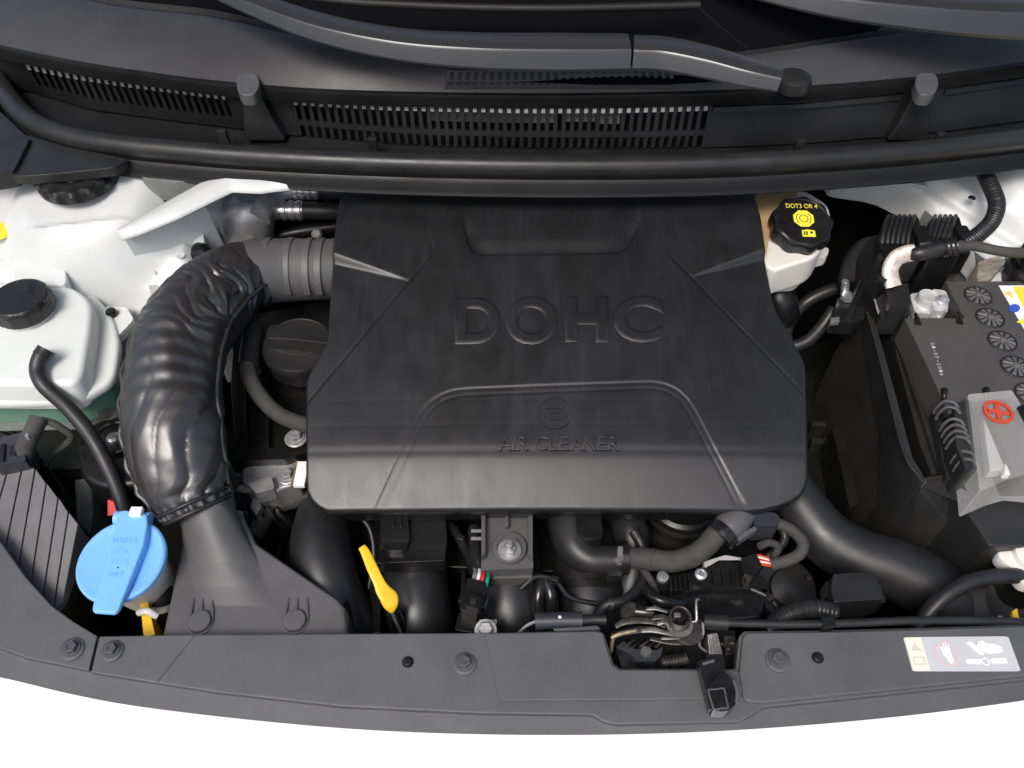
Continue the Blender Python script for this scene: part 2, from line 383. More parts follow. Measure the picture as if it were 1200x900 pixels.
def bonnet():
    t = thing('open_bonnet', 'white bonnet propped open above the engine bay, dark lining underneath', 'bonnet', (0, .42, .34))
    def surf(off):
        def f(u, v):
            s = v * .92; a = rad(58); x = (u - .5) * 1.30 * (1 - .12 * v)
            y = .42 - s * math.cos(a) + .10 * (abs(u - .5) * 2) ** 2 * (1 - v) + .08 * (abs(u - .5) * 2) ** 2 * v
            return Vector((x, y, .34 + s * math.sin(a))) + Vector((0, math.sin(a), math.cos(a))) * off
        return f
    add('skin', grid(surf(.012), 30, 20), 'white', t); add('lining', grid(surf(0), 30, 20), 'pad', t)
bonnet()
def body_sides():
    for sx in (-1, 1):
        def f(u, v):
            y = -.34 + .95 * v; x0 = .58 + .05 * v; x = x0 + .30 * u; z = .015 + .06 * v - .10 * max(0, .25 - v) - .16 * u ** 2.2 - .02 * max(0, .08 - u) / .08
            return Vector((sx * x, y, z))
        struct('car_body', fixn(grid(f, 30, 40)), 'white')
body_sides()

# ------------------------------------------------------------------ windscreen, cowl, wipers
GB = [(-250, -60), (0, -35), (120, -2), (250, 14), (330, 33), (400, 48), (520, 62), (640, 68), (760, 70), (860, 64), (980, 46), (1080, 31), (1200, 10), (1450, -40)]
RAIL = [(-300, -60), (-120, 12), (-40, 42), (20, 58), (100, 74), (180, 86), (270, 97), (400, 106), (600, 110), (800, 108), (950, 101), (1050, 93), (1120, 85), (1200, 73), (1320, 50), (1450, 15)]
ZR, ZG = .150, .176
def curve(tab, x): return float(np.interp(x, [a for a, b in tab], [b for a, b in tab]))
_rs = spline(RAIL, 200); _gs = spline(GB, 200)
def railp(px, dy=0, z=ZR): return W(px, np.interp(px, [q[0] for q in _rs], [q[1] for q in _rs]) + dy, z)
def glassp(px, z=ZG): return W(px, np.interp(px, [q[0] for q in _gs], [q[1] for q in _gs]), z)
def cowl():
    t = thing('windscreen_cowl', 'black plastic cowl with slotted air intake below the windscreen', 'cowl', W(600, 110, .1))
    xs = lambda u: -220 + 1620 * u
    def top(u, v):
        a = railp(xs(u)); b = glassp(xs(u)); p = a.lerp(b, v); p.z += .006 * math.sin(math.pi * v) - .012 * max(0, v - .93) / .07; return p
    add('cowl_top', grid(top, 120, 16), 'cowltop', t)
    # front lip of the cowl top
    path = [railp(-220 + i * 40.5) for i in range(41)]
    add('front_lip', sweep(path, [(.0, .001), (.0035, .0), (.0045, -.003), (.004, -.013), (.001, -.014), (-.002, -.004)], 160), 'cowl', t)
    return t
CW = cowl()
WT = [(-60, 38), (20, 66), (60, 74), (140, 88), (265, 106), (330, 111), (450, 119), (600, 124), (720, 124), (830, 121), (940, 117), (1060, 106), (1110, 100), (1200, 87), (1320, 62)]
WB = [(-60, 90), (40, 108), (110, 128), (200, 140), (265, 148), (340, 158), (440, 167), (520, 172), (640, 174), (760, 174), (840, 172), (940, 168), (1060, 158), (1110, 153), (1200, 141), (1320, 118)]
ZT, ZB = .137, .098
def wallT(px): return W(px, curve(WT, px), ZT)
def wallB(px): return W(px, curve(WB, px), ZB)
def wallp(px, v, off=0):                                   # px is the place along the top edge; straight ribs down the wall
    a = wallT(px); pb = px + (600 - px) * .045 ; b = wallB(pb); p = a.lerp(b, v); return p + Vector((0, -off, 0))
def wallquad(x0, x1, v0, v1, off0=0, off1=None, th=.004, n=1):
    """piece of the cowl wall between two places and two heights"""
    off1 = off0 if off1 is None else off1; V = []; F = []
    for i in range(n + 1):
        x = x0 + (x1 - x0) * i / n
        V += [wallp(x, v0, off0), wallp(x, v1, off1), wallp(x, v1, off1 - th), wallp(x, v0, off0 - th)]
    for i in range(n):
        for k in range(4):
            k2 = (k + 1) % 4; F.append((4 * i + k, 4 * i + k2, 4 * i + 4 + k2, 4 * i + 4 + k))
    F += [(0, 1, 2, 3), (4 * n + 3, 4 * n + 2, 4 * n + 1, 4 * n)]
    return fixn(pyd(V, F, 30))
def cowlwall():
    # slotted stretches: slats between real openings, dark plenum behind
    for x0, x1, pitch in ((22, 262, 9.25), (338, 826, 10.05)):
        n = int((x1 - x0) / pitch)
        for i in range(n + 1):
            x = x0 + i * pitch
            vb = 1.0 if (x0 < 300 and True) else 1.0
            add('slat', wallquad(x, x + pitch * .46, .0, .99, .0, .0, .003), 'cowl', CW, wn=False)
            add('slot_glint', wallquad(x + pitch * .5, x + pitch * .95, .03 + .10 * max(0, (560 - x) / 560), .13 + .15 * max(0, (560 - x) / 560), .0020, .0030, .002), 'slotglint', CW, wn=False)  # pale boxes paint in the lit upper edges of the slots
        add('slot_rail', wallquad(x0 - 4, x1 + 8, -.14, .02, .0012, .0012, .004, 24), 'cowl', CW)
        if x0 > 300: add('slot_rail', wallquad(x0 - 4, x1 + 8, .60, .72, .0008, .0008, .003, 24), 'cowl', CW)
        else: add('slot_rail', wallquad(x0 - 4, x1 + 8, .74, 1.0, .0012, .0012, .004, 24), 'cowl', CW)
    for x0, x1 in ((-60, 22), (262, 338), (832, 1320)):
        add('wall_panel', wallquad(x0, x1, -.14, 1.0, .0005, .0005, .004, 24), 'cowl', CW)
    add('ledge', wallquad(836, 1056, .05, .14, .004, .005, .006, 12), 'cowl', CW); add('ledge', wallquad(1108, 1320, .05, .14, .004, .005, .006, 12), 'cowl', CW)
    add('gutter', sweep([wallB(-60 + i * 46) + Vector((0, -.003, -.004)) for i in range(31)], [(-.006, .002), (.012, -.004), (.026, -.006), (.026, -.010), (-.006, -.010)], 120), 'cowl', CW)
    add('linkage_cover', wallquad(500, 640, .30, .56, -.012, -.012, .003, 8), 'duct', CW)
    add('linkage_arm', wallquad(626, 652, .12, .52, -.010, -.010, .003, 2), 'lamp', CW)
    add('linkage_arm', wallquad(660, 700, .26, .50, -.010, -.010, .003, 2), 'lamp', CW)
    add('linkage_arm', wallquad(706, 730, .12, .55, -.010, -.010, .003, 2), 'lamp', CW)
    # plenum behind the slots and the linkage seen in it
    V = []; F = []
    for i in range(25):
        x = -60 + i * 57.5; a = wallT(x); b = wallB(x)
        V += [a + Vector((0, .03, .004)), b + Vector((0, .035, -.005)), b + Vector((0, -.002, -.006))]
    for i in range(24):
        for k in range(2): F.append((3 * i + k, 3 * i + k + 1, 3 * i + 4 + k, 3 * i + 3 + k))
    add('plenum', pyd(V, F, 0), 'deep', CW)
    add('linkage', prism([(470, 136), (560, 128), (620, 124), (700, 124), (735, 126), (735, 142), (640, 146), (560, 142), (470, 150)], .118, .112, .001), 'alu', CW) if False else None
    # posts that carry the rubber stops, and the little tabs on the gutter
    for px, bx in ((290, 312), (1086, 1062)):
        top = W(px, 96, .152); foot = W(bx, 160, .098)
        V = []; 
        ax = (foot - top); sx = Vector((1, 0, 0))
        rings = []
        for t_, w, d in ((.10, .0105, .010), (.35, .0135, .013), (.7, .0195, .017), (1.0, .026, .02)):
            c = top.lerp(foot, t_) + Vector((0, .006, 0))
            rings.append([c + sx * (-w) + Vector((0, d, 0)), c + sx * (-w * .8) + Vector((0, -d * .7, 0)), c + sx * (w * .8) + Vector((0, -d * .7, 0)), c + sx * w + Vector((0, d, 0))])
        bm = bmesh.new(); vr = [[bm.verts.new(p) for p in r] for r in rings]
        for a, b in zip(vr, vr[1:]):
            for k in range(4): bm.faces.new((a[k], a[(k + 1) % 4], b[(k + 1) % 4], b[k]))
        bm.faces.new(vr[0]); bm.faces.new(vr[-1][::-1])
        p = add('stop_post', bm_mesh(bm, .002, 2), 'cowl', CW)
        s = sc(96, .155)
        add('rubber_stop', prism(rnd([(px - 11, 85), (px + 11, 85), (px + 15, 98), (px + 9, 111), (px - 9, 111), (px - 14, 98)], 7), .158, .146, .003, 3), 'duct', CW)
    for px, py in ((262, 158), (437, 168), (937, 170), (1100, 162)):
        add('tab', box(W(px, py + 2, .107), (.009, .006, .016), .001), 'rubber', CW)
cowlwall()
def louvre():
    ya, yb = railp(650).y, glassp(650).y
    def LZ(y): v = min(1, max(0, (y - ya) / (yb - ya))); return ZR + (ZG - ZR) * v + .006 * math.sin(math.pi * v)
    m = quadmap([(524, 104), (788, 104), (786, 87), (526, 87)], LZ)
    o = add('louvre_shade', decal([(0, 0), (1, 0), (1, 1), (0, 1)], m, .0004), 'deep', CW)
    # dark strip painted as shade in the openings, under a raised frame of bars
    for i in range(29):
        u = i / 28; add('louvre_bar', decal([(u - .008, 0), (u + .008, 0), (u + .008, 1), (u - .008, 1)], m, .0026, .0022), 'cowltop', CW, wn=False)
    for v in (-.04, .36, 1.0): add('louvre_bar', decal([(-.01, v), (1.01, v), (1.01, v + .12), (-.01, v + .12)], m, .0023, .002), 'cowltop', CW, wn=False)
louvre()
def seal():
    L = [(-330, 20), (-160, 35), (-60, 40), (-16, 72), (5, 108), (35, 142), (80, 162), (140, 173), (220, 181), (300, 187), (420, 193), (560, 197), (700, 198), (830, 196), (950, 190), (1080, 180), (1200, 166), (1330, 148), (1450, 125)]
    t = thing('bonnet_seal', 'long black rubber weatherstrip along the front of the cowl', 'rubber seal', W(600, 195, .09))
    path = [W(x, y, .105) for x, y in L]
    n = 14; bead = [(.0105 * math.cos(a) , .0105 * math.sin(a) + .003) for a in [rad(-35 + 250 * k / n) for k in range(n + 1)]]
    add('bead', sweep(path, bead + [(-.010, -.010), (.006, -.009)], 220), 'rubber', t)
    add('clamp_strip', sweep(path, [(-.004, -.0065), (.010, -.0055), (.0135, -.009), (.0150, -.016), (.0175, -.0195), (.0170, -.021), (.004, -.022), (-.004, -.02)], 220), 'cowl', t)
seal()
def windscreen():
    def f(u, v):
        x = -220 + 1640 * u; p = glassp(x); s = v * .8 - .02; return p + Vector((0, s * math.cos(rad(29)), s * math.sin(rad(29)) - .006))
    t = thing('windscreen', 'dark glossy windscreen glass rising behind the cowl', 'windscreen', W(600, 60, .17))
    add('pane', grid(f, 80, 10), 'glass', t)
    def g(u, v):
        x = -220 + 1640 * u; p = glassp(x); s = v * .0105 - .004; return p + Vector((0, s * math.cos(rad(29)), s * math.sin(rad(29)) - .004))
    add('rubber_edge', grid(g, 80, 2), 'deep', t)
windscreen()
def wiper(label, L, z, hw, pivot=None):
    t = thing('wiper_arm', label, 'wiper', W(L[-1][0], L[-1][1], z - .03), 'wiper arms at the foot of the windscreen')
    def arm(pts):
        path = [W(x, y, zz) for x, y, zz, w in pts]; ws = [R(w, y, zz) for x, y, zz, w in pts]
        Q = spline([(*p, w) for p, w in zip(path, ws)], 50); V = []; F = []
        sec = [(-1, -.25), (-1, .22), (-.94, .36), (-.5, .44), (.20, .44), (.62, .36), (.74, .24), (1.0, -.42), (.96, -.56), (-.8, -.5)]
        for i, q in enumerate(Q):
            p = Vector(q[:3]); a = Vector(Q[min(i + 1, 50)][:3]) - Vector(Q[max(i - 1, 0)][:3]); a.normalize()
            o = a.cross(Vector((0, 0, 1))).normalized(); u = o.cross(a)
            for so, su in sec: V.append(p + o * so * q[3] * 1.25 + u * su * q[3] * 1.25)
        m = len(sec)
        for i in range(50):
            for k in range(m): F.append((i * m + k, i * m + (k + 1) % m, (i + 1) * m + (k + 1) % m, (i + 1) * m + k))
        F.append(list(range(m))[::-1]); F.append([50 * m + k for k in range(m)])
        return fixn(pyd(V, F, 26))
    return t, arm
t, arm = wiper('satin dark wiper arm lying across the cowl, hinge joint and pivot cap at its end', [(915, 95)], .2, 16)
add('arm', arm([(225, -28, .225, 9), (300, 4, .22, 12), (380, 32, .212, 15), (470, 50, .206, 17), (560, 57, .203, 19), (650, 58.5, .201, 20), (737, 58.5, .2, 19)]), 'silverpaint', t)
add('arm_head', arm([(742, 59, .2, 18), (780, 61, .2, 18), (830, 71, .199, 17), (875, 83, .197, 15), (915, 92, .195, 13)]), 'silverpaint', t)
add('pivot_cap', lathe([(.016, -.010), (.0165, -.002), (.0155, .001), (.012, .003), (0, .0045)], W(931, 91, .176), seg=28), 'rubber', t)
add('hinge_pin', box(W(741, 72, .19), (.012, .004, .006), .001), 'black', t)
add('blade', tube([W(x, y, z) for x, y, z in ((180, -40, .23), (360, -4, .222), (480, 6, .22), (640, 10, .22), (820, 6, .22))], .004, 30, 8), 'deep', t)
t, arm = wiper('second satin dark wiper arm lying higher up the glass, its pivot beyond the bay', [(1260, 30)], .21, 16)
add('arm', arm([(820, -34, .225, 11), (900, -15, .223, 14), (980, -1, .221, 18), (1070, 9, .218, 21), (1150, 15, .215, 23), (1280, 20, .212, 24)]), 'silverpaint', t)

# ================================================================== ENGINE COVER
Y0 = W(600, 530, 0).y
_yb = None
def ZC(y):
    q = (y - Y0) / .0045; z = .265 * (y - Y0) - .26 * .0045 * (math.log1p(math.exp(-q)) if q > -30 else -q)
    k = y - (Y0 + .175)
    if k > 0: z -= .9 * k * k if k < .12 else .9 * k * .12
    return z
YROW = {}
def CS(px, py):
    r = ray(600, py); key = round(py, 3)
    if key not in YROW:
        p = WS(600, py, ZC); YROW[key] = ((p.y - CAM.y) / r.y)
    d = ray(px, py); return CAM + d * YROW[key]
CL = [(218, 402), (226, 398), (240, 397), (300, 389), (392, 382), (400, 379), (432, 361), (440, 358), (450, 357), (560, 357), (572, 358), (582, 363), (590, 371), (595, 381), (597, 392)]
CR = [(218, 880), (226, 886), (250, 890), (300, 898), (350, 908), (365, 914), (385, 927), (415, 943), (424, 946), (440, 947), (555, 949), (566, 947), (576, 941), (584, 930), (590, 915), (593.5, 900), (597, 884)]
def sdpoly(PX, PY, poly):
    """signed distance to a pixel polygon, negative inside"""
    d = np.full(PX.shape, 1e9); ins = np.zeros(PX.shape, bool); n = len(poly)
    for i in range(n):
        ax, ay = poly[i]; bx, by = poly[(i + 1) % n]; ex, ey = bx - ax, by - ay
        t = np.clip(((PX - ax) * ex + (PY - ay) * ey) / (ex * ex + ey * ey + 1e-9), 0, 1)
        d = np.minimum(d, np.hypot(PX - ax - t * ex, PY - ay - t * ey))
        c = ((ay > PY) != (by > PY)) & (PX < (bx - ax) * (PY - ay) / (by - ay + 1e-12) + ax); ins ^= c
    return np.where(ins, -d, d)
def sstep(x, a, b):
    t = np.clip((x - a) / (b - a), 0, 1); return t * t * (3 - 2 * t)
def cover_height(PX, PY):
    H = np.zeros(PX.shape)
    wl = [(250, 120), (494, 120), (499, 262), (507, 288), (503, 299), (352, 476), (250, 480)]
    wr = [(1050, 120), (794, 120), (791, 260), (783, 288), (786, 298), (954, 468), (1050, 480)]
    for wpoly, ca, cb in ((wl, (484, 328), (388, 301)), (wr, (808, 323), (900, 296))):
        d = sdpoly(PX, PY, wpoly)
        FD = sstep(PY, 258, 285); H -= .0010 * sstep(-d, 0, 2.5) * FD                                     # wings sit lower
        H -= .0014 * np.exp(-(d / 1.4) ** 2) * FD                               # seam
        # facet on each wing: the rear half stands higher, growing outwards
        ux, uy = cb[0] - ca[0], cb[1] - ca[1]; L = math.hypot(ux, uy); ux /= L; uy /= L
        s = np.clip((PX - ca[0]) * ux + (PY - ca[1]) * uy, 0, L * 1.15) / L
        q = (PY - ca[1]) - (PX - ca[0]) * uy / ux
        wdt = 1.5 + 8.0 * s
        H += np.where(d < 0, .0066 * s * sstep(-q, -wdt * .5, wdt * .5) * sstep(PY, 215, 262), 0)
    rec = rnd([(548, 150), (541, 268), (552, 300), (735, 298), (752, 262), (748, 150)], [0, 10, 25, 25, 10, 0], 8)
    d = sdpoly(PX, PY, rec)
    H -= .0030 * sstep(-d, 0, 4) * sstep(PY, 250, 275); H += .0022 * sstep(-d, 4, 22) * sstep(PY, 250, 275)
    low = rnd([(432, 612), (504, 457), (796, 446), (882, 608)], [0, 42, 38, 0], 10)
    d = sdpoly(PX, PY, low)
    H -= .0005 * sstep(-d, 0, 2.5); H -= .0007 * np.exp(-(d / 1.2) ** 2); H -= .00025 * np.exp(-((d + 7) / 1.4) ** 2)
    # softly moulded horizontal sink lines
    for y0 in (468, 497): H -= .00005 * np.exp(-((PY - y0) / 2.2) ** 2)
    H -= .0003 * np.exp(-((PY - 527) / 5) ** 2)
    return H
def cover():
    t = thing('engine_cover', 'large black plastic engine cover with raised DOHC and AIR CLEANER lettering', 'engine cover', W(652, 420, -.06))
    NU, NV = 460, 300
    py = np.linspace(219, 597, NV + 1); u = np.linspace(0, 1, NU + 1)
    l = np.interp(py, *zip(*CL)); r = np.interp(py, *zip(*CR))
    PX = l[:, None] + (r - l)[:, None] * u[None, :]; PY = np.repeat(py[:, None], NU + 1, 1)
    sag = np.zeros_like(PX)
    H = cover_height(PX, PY)
    # rounded border
    edge = np.minimum.reduce([(PX - l[:, None]), (r[:, None] - PX), (597 - PY) * 1.0 + 0 * PX])
    H -= .0030 * (1 - np.sqrt(np.clip(1 - (1 - np.clip(edge / 4.0, 0, 1)) ** 2, 0, 1)))
    # gentle crown across
    H += .004 * (1 - ((PX - 652) / 300) ** 2) - .004
    V = np.zeros((NV + 1, NU + 1, 3))
    for j in range(NV + 1):
        p = WS(600, float(py[j]), ZC); d = ray(600, float(py[j])); tt = (p.y - CAM.y) / d.y
        V[j, :, 0] = (PX[j] - 600) / FPX * tt; V[j, :, 1] = p.y; V[j, :, 2] = p.z
    V[:, :, 2] += H
    verts = V.reshape(-1, 3).tolist(); w = NU + 1
    F = [(j * w + i, j * w + i + 1, (j + 1) * w + i + 1, (j + 1) * w + i) for j in range(NV) for i in range(NU)]
    # skirt
    loop = [i for i in range(w)] + [j * w + NU for j in range(1, NV + 1)] + [NV * w + i for i in range(NU - 1, -1, -1)] + [j * w for j in range(NV - 1, 0, -1)]
    base = len(verts); cx, cy = .04, .03
    for dz, k in ((-.004, 1.0), (-.007, .985), (-.03, .93)):
        for q in loop:
            x, y, z = verts[q]; verts.append((cx + (x - cx) * k, cy + (y - cy) * k, z + dz))
    n = len(loop); prev = loop
    for s in range(3):
        cur = [base + s * n + i for i in range(n)]
        for i in range(n): F.append((prev[i], prev[(i + 1) % n], cur[(i + 1) % n], cur[i]))
        prev = cur
    me = fixn(pyd(verts, F, 55)); add('cover_shell', me, 'cover', t, wn=False)
    def hgt(x, y): return float(cover_height(np.array([[x]]), np.array([[y]]))[0, 0])
    def cmap(x0, y0, x1, y1):
        def f(u, v, h):
            x = x0 + (x1 - x0) * u; y = y1 + (y0 - y1) * v; p = CS(x, y); return p + Vector((0, .25, 1)).normalized() * (h) + Vector((0, 0, .004 * (1 - ((x - 652) / 300) ** 2) - .004))
        return f
    for ch, x0, x1, y0, y1 in (('D', 533, 587, 349, 404), ('O', 592, 654, 348, 405), ('H', 662, 713, 348, 402), ('C', 718, 777, 347, 402)):
        add('letter', text_mesh(ch, cmap(x0, y0, x1, y1), -.002, .0018, .05), 'cover', t, wn=False)
    s = 'AIR CLEANER'; widths = {'A': 14, 'I': 5, 'R': 13, ' ': 6, 'C': 14, 'L': 11, 'E': 12, 'N': 14}
    tot = sum(widths[c] for c in s) + 10; k = 141 / tot; x = 585.0
    for i, c in enumerate(s):
        wd_ = widths[c] * k
        if c != ' ': add('letter', text_mesh(c, cmap(x, 511, x + wd_, 528), -.002, .0011, .02), 'cover', t, wn=False)
        x += wd_ + k
    m = cmap(630, 464, 671, 503)
    def ring3(r, w_, h):
        V = []; F = []; N = 40
        for i in range(N):
            a = 2 * math.pi * i / N
            for rr, hh in ((r, -.002), (r, h), (r - w_, h), (r - w_, -.002)): V.append(m(.5 + rr * math.cos(a), .5 + rr * math.sin(a), hh))
        for i in range(N):
            j = (i + 1) % N
            for q in range(3): F.append((4 * i + q, 4 * j + q, 4 * j + q + 1, 4 * i + q + 1))
        return fixn(pyd(V, F, 30))
    e = add('emblem', ring3(.5, .05, .0007), 'cover', t, wn=False)
    for poly in ([(.2, .35), (.25, .35), (.25, .62), (.75, .62), (.75, .66), (.2, .66)], [(.68, .3), (.72, .3), (.72, .75), (.68, .75)], [(.4, .28), (.6, .28), (.6, .33), (.4, .33)], [(.78, .38), (.83, .38), (.83, .6), (.78, .6)], [(.35, .45), (.65, .5), (.65, .54), (.35, .49)]):
        add('emblem_line', decal(poly, m, .0006, .002), 'cover', e, wn=False)
cover()

# ================================================================== RADIATOR COVER PANEL
def radiator_panel():
    t = thing('radiator_cover_panel', 'grey grained plastic radiator cover panel across the front of the bay', 'cover panel', W(600, 800, -.07))
    add('main_plate', prism([(116, 745), (230, 743), (400, 742), (566, 741), (700, 738), (708, 741), (719, 777), (727, 783), (862, 783), (866, 745), (872, 739), (960, 738), (1080, 735), (1200, 731), (1330, 724), (1330, 770), (1200, 797), (1050, 813), (896, 829), (882, 838), (866, 846), (722, 849), (708, 846), (694, 838), (560, 836), (400, 828), (250, 811), (106, 788)], ZP, -.046, .0016, 2), 'panel', t)
    cen = prism([(568, 742), (699, 739.5), (706, 742), (717, 779), (726, 785), (864, 785), (872, 800), (868, 818), (760, 820), (592, 821), (584, 815)], lambda y: ZP(y) + .0030, -.035, .0026, 3)
    add('centre_plate', cen, 'panel', t)
    add('side_plate', prism(rnd([(871, 741), (960, 740), (1080, 737), (1200, 733), (1330, 726), (1330, 766), (1200, 792), (1050, 808), (893, 824), (872, 822), (866, 790)], [8, 0, 0, 0, 0, 0, 0, 0, 12, 8, 0]), lambda y: ZP(y) + .0045, -.035, .0042, 3), 'panel', t)
    add('corner_plate', prism([(-120, 560), (-40, 600), (0, 634), (30, 676), (60, 709), (86, 728), (114, 745), (104, 786), (30, 771), (-20, 752), (-120, 715)], ZP, -.046, .0014, 2), 'panel', t)
    # front strip that dips to the bumper
    ep = [WS(x, y, ZP) for x, y in EDGE]
    def strip(u, v):
        x = -200 + 1600 * u; a = WS(x, float(np.interp(x, [-200, -120, 0, 106, 250, 400, 560, 694, 715, 870, 896, 1050, 1200, 1400], [690, 715, 755, 784, 807, 824, 832, 834, 842, 842, 825, 809, 792, 752])), ZP) + Vector((0, 0, -.004))
        b = WS(x, float(np.interp(x, [q[0] for q in _es], [q[1] for q in _es])) + 1, lambda y: ZP(y) - .006)
        p = a.lerp(b, v); p.z += -.010 * max(0, v - .9) / .1; return p
    _es = spline(EDGE, 200)
    add('front_strip', grid(strip, 200, 14), 'panel', t)
    for x, y, k in ((85, 761, 1), (132, 763, .92), (545, 778, .95), (911, 774, 1)):
        z = ZP(W(x, y, -.03).y) + (.0045 if x > 880 else 0); bolt(t, x, y, z, .0051 * k, .0065, 'panel', 1.8)
    for x, y in ((478, 776), (958, 771)):
        z = ZP(W(x, y, -.03).y) + (.0045 if x > 880 else 0)
        c = add('push_clip', lathe([(.0044, 0), (.0044, .0008), (.0036, .0008), (.0036, .0004), (.0034, .002), (.0024, .003), (0, .0032)], W(x, y, z), seg=24), 'black', t)
    # scribed line on the left plate
    a, b = WS(228, 744, ZP), WS(184, 799, ZP)
    add('fold_line', tube([a + Vector((0, 0, .0002)), a.lerp(b, .5) + Vector((0, 0, .0002)), b + Vector((0, 0, .0002))], .0006, 8, 6), 'panel', t)
    # warning sticker
    m = quadmap([(1069, 787), (1196, 787), (1181, 746), (1058, 747)], lambda y: ZP(y) + .0045)
    st = add('warning_label', decal(rnd([(0, 0), (1, 0), (1, 1), (0, 1)], .05), m, .0006, .0004), 'greylabel', t, label='pale warning sticker with hand symbols')
    h = .0009
    add('label_strip', decal([(.012, .02), (.165, .02), (.165, .98), (.012, .98)], m, h), 'cream', st)
    add('label_symbol', decal([(.04, .58), (.14, .58), (.09, .82)], m, h + .0003), 'creamdark', st)
    for q in ([(.035, .17), (.05, .17), (.05, .42), (.035, .42)], [(.13, .17), (.145, .17), (.145, .42), (.13, .42)], [(.05, .17), (.13, .17), (.13, .22), (.05, .22)], [(.05, .37), (.13, .37), (.13, .42), (.05, .42)]):
        add('label_symbol', decal(q, m, h + .0003), 'creamdark', st)
    add('label_ring', ringdecal(.365, .5, .36, .105, .05, m, h), 'pink', st, wn=False)
    add('label_ring', decal([(.29, .72), (.305, .78), (.445, .28), (.43, .22)], m, h + .0001), 'pink', st)
    add('label_hand', decal([(.325, .72), (.335, .72), (.342, .58), (.35, .80), (.36, .80), (.365, .6), (.375, .84), (.385, .84), (.385, .6), (.397, .78), (.405, .76), (.402, .5), (.41, .32), (.395, .22), (.37, .22), (.345, .38), (.325, .5)], m, h + .0004), 'paper', st)
    add('label_blade', decal([(.58, .82), (.62, .86), (.72, .55), (.70, .45), (.66, .5)], m, h + .0003), 'paper', st)
    add('label_blade', decal([(.52, .22), (.52, .34), (.66, .36), (.68, .28), (.64, .20)], m, h + .0003), 'paper', st)
    add('label_blade', decal([(.76, .22), (.74, .32), (.78, .38), (.90, .38), (.90, .22)], m, h + .0003), 'paper', st)
    add('label_hand', decal([(.67, .74), (.70, .86), (.74, .88), (.76, .80), (.84, .78), (.90, .70), (.89, .54), (.82, .52), (.76, .50), (.72, .56), (.70, .66)], m, h + .0003), 'paper', st)
    add('label_ring', ringdecal(.70, .27, .12, .035, .04, m, h + .0003), 'paper', st, wn=False)
radiator_panel()

# ================================================================== LEFT SIDE
def left_fender():
    t = thing('inner_fender', 'white painted inner fender panel round the strut tower behind the coolant tank', 'fender', W(60, 420, -.08))
    c = W(92, 212, .085)
    def f(u, v):
        py = 150 + 350 * v; edge = float(np.interp(py, [150, 205, 225, 250, 330, 352, 400, 500], [330, 300, 262, 232, 236, 226, 205, 190])); px = -120 + (edge + 120) * u
        z0 = float(np.interp(py, [150, 230, 300, 340, 400, 500], [.062, .050, .030, .010, -.03, -.10])); p = W(px, py, z0)
        r = math.hypot(p.x - c.x, (p.y - c.y)); p.z += .034 * (1 - float(sstep(np.array(r), .055, .10)))
        r2 = abs(py - (305 - .12 * (px - 40))); p.z += .0035 * math.exp(-(r2 / 3) ** 2)
        p.z -= .045 * max(0, (u - .94) / .06) ** 2; return p
    add('sheet', grid(f, 110, 90), 'inner', t)
    # strut top: scalloped rubber mount under the cowl
    def lob(i, a): return 1 + (.045 if i in (1, 2) else 0) * math.cos(14 * a)
    cc = W(91, 208, .084)
    m = add('strut_mount', lathe([(.038, -.004), (.038, .004), (.035, .008), (.026, .010), (.019, .008), (.014, .013), (0, .015)], cc, seg=112, lobe=lob), 'black', t)
    # bent reinforcement flange
    pts = [(138, 272, .072), (160, 262, .076), (205, 240, .083), (245, 219, .088), (268, 209, .090), (300, 213, .090), (340, 211, .090), (390, 205, .090)]
    wv = [4, 7, 10.5, 11.5, 10.5, 8, 5, 1.5]
    def fl(u, v):
        x = np.interp(u, np.linspace(0, 1, 8), [q[0] for q in pts]); y = np.interp(u, np.linspace(0, 1, 8), [q[1] for q in pts]); z = np.interp(u, np.linspace(0, 1, 8), [q[2] for q in pts]); w = np.interp(u, np.linspace(0, 1, 8), wv)
        k = abs(v - .5) * 2; return W(float(x) + 3 * v, float(y) + float(w) * (v - .5) * 2, float(z)) + Vector((0, 0, -.012 * max(0, v - .7) - .003 * k))
    o = add('flange', grid(fl, 60, 8), 'inner', t); md = o.modifiers.new('thick', 'SOLIDIFY'); md.thickness = .002; md.offset = -1
    def web(u, v):
        x = 142 + 92 * u; y = float(np.interp(x, [138, 160, 205, 245], [272, 262, 240, 219])) + 4; z = float(np.interp(x, [138, 160, 205, 245], [.072, .076, .083, .088])) - .004
        p = W(x, y, z); return p + Vector((.004 * v, .012 * v, -.10 * v))
    add('apron_web', grid(web, 30, 8), 'inner', t)
    add('gusset', prism([(165, 318), (190, 290), (200, 288), (204, 318), (180, 352)], [.020, .030, .032, .018, .006], -.03, .002), 'sealer', t)
    for x, y, z, r in ((55, 266, .052, .007), (196, 235, .060, .0042), (112, 269, .051, .0022)):
        a = add('plug', lathe([(r, -.004), (r, .002), (r * .8, .0032), (r * .4, .0028), (0, .002)], W(x, y, z), seg=20), 'black', t)
    add('paint_mark', lathe([(.013, -.002), (.012, .0), (0, .0012)], W(-2, 270, .047), seg=24), 'yprint', t)
    add('wall', prism([(226, 250), (236, 244), (244, 330), (226, 350)], [.045, .047, .02, .01], -.12, .002), 'inner', t)
    add('plug', lathe([(.011, -.004), (.010, .004), (.006, .008), (0, .009)], W(237, 297, .03), axis=(1, -.4, .3), seg=16), 'black', t)
left_fender()
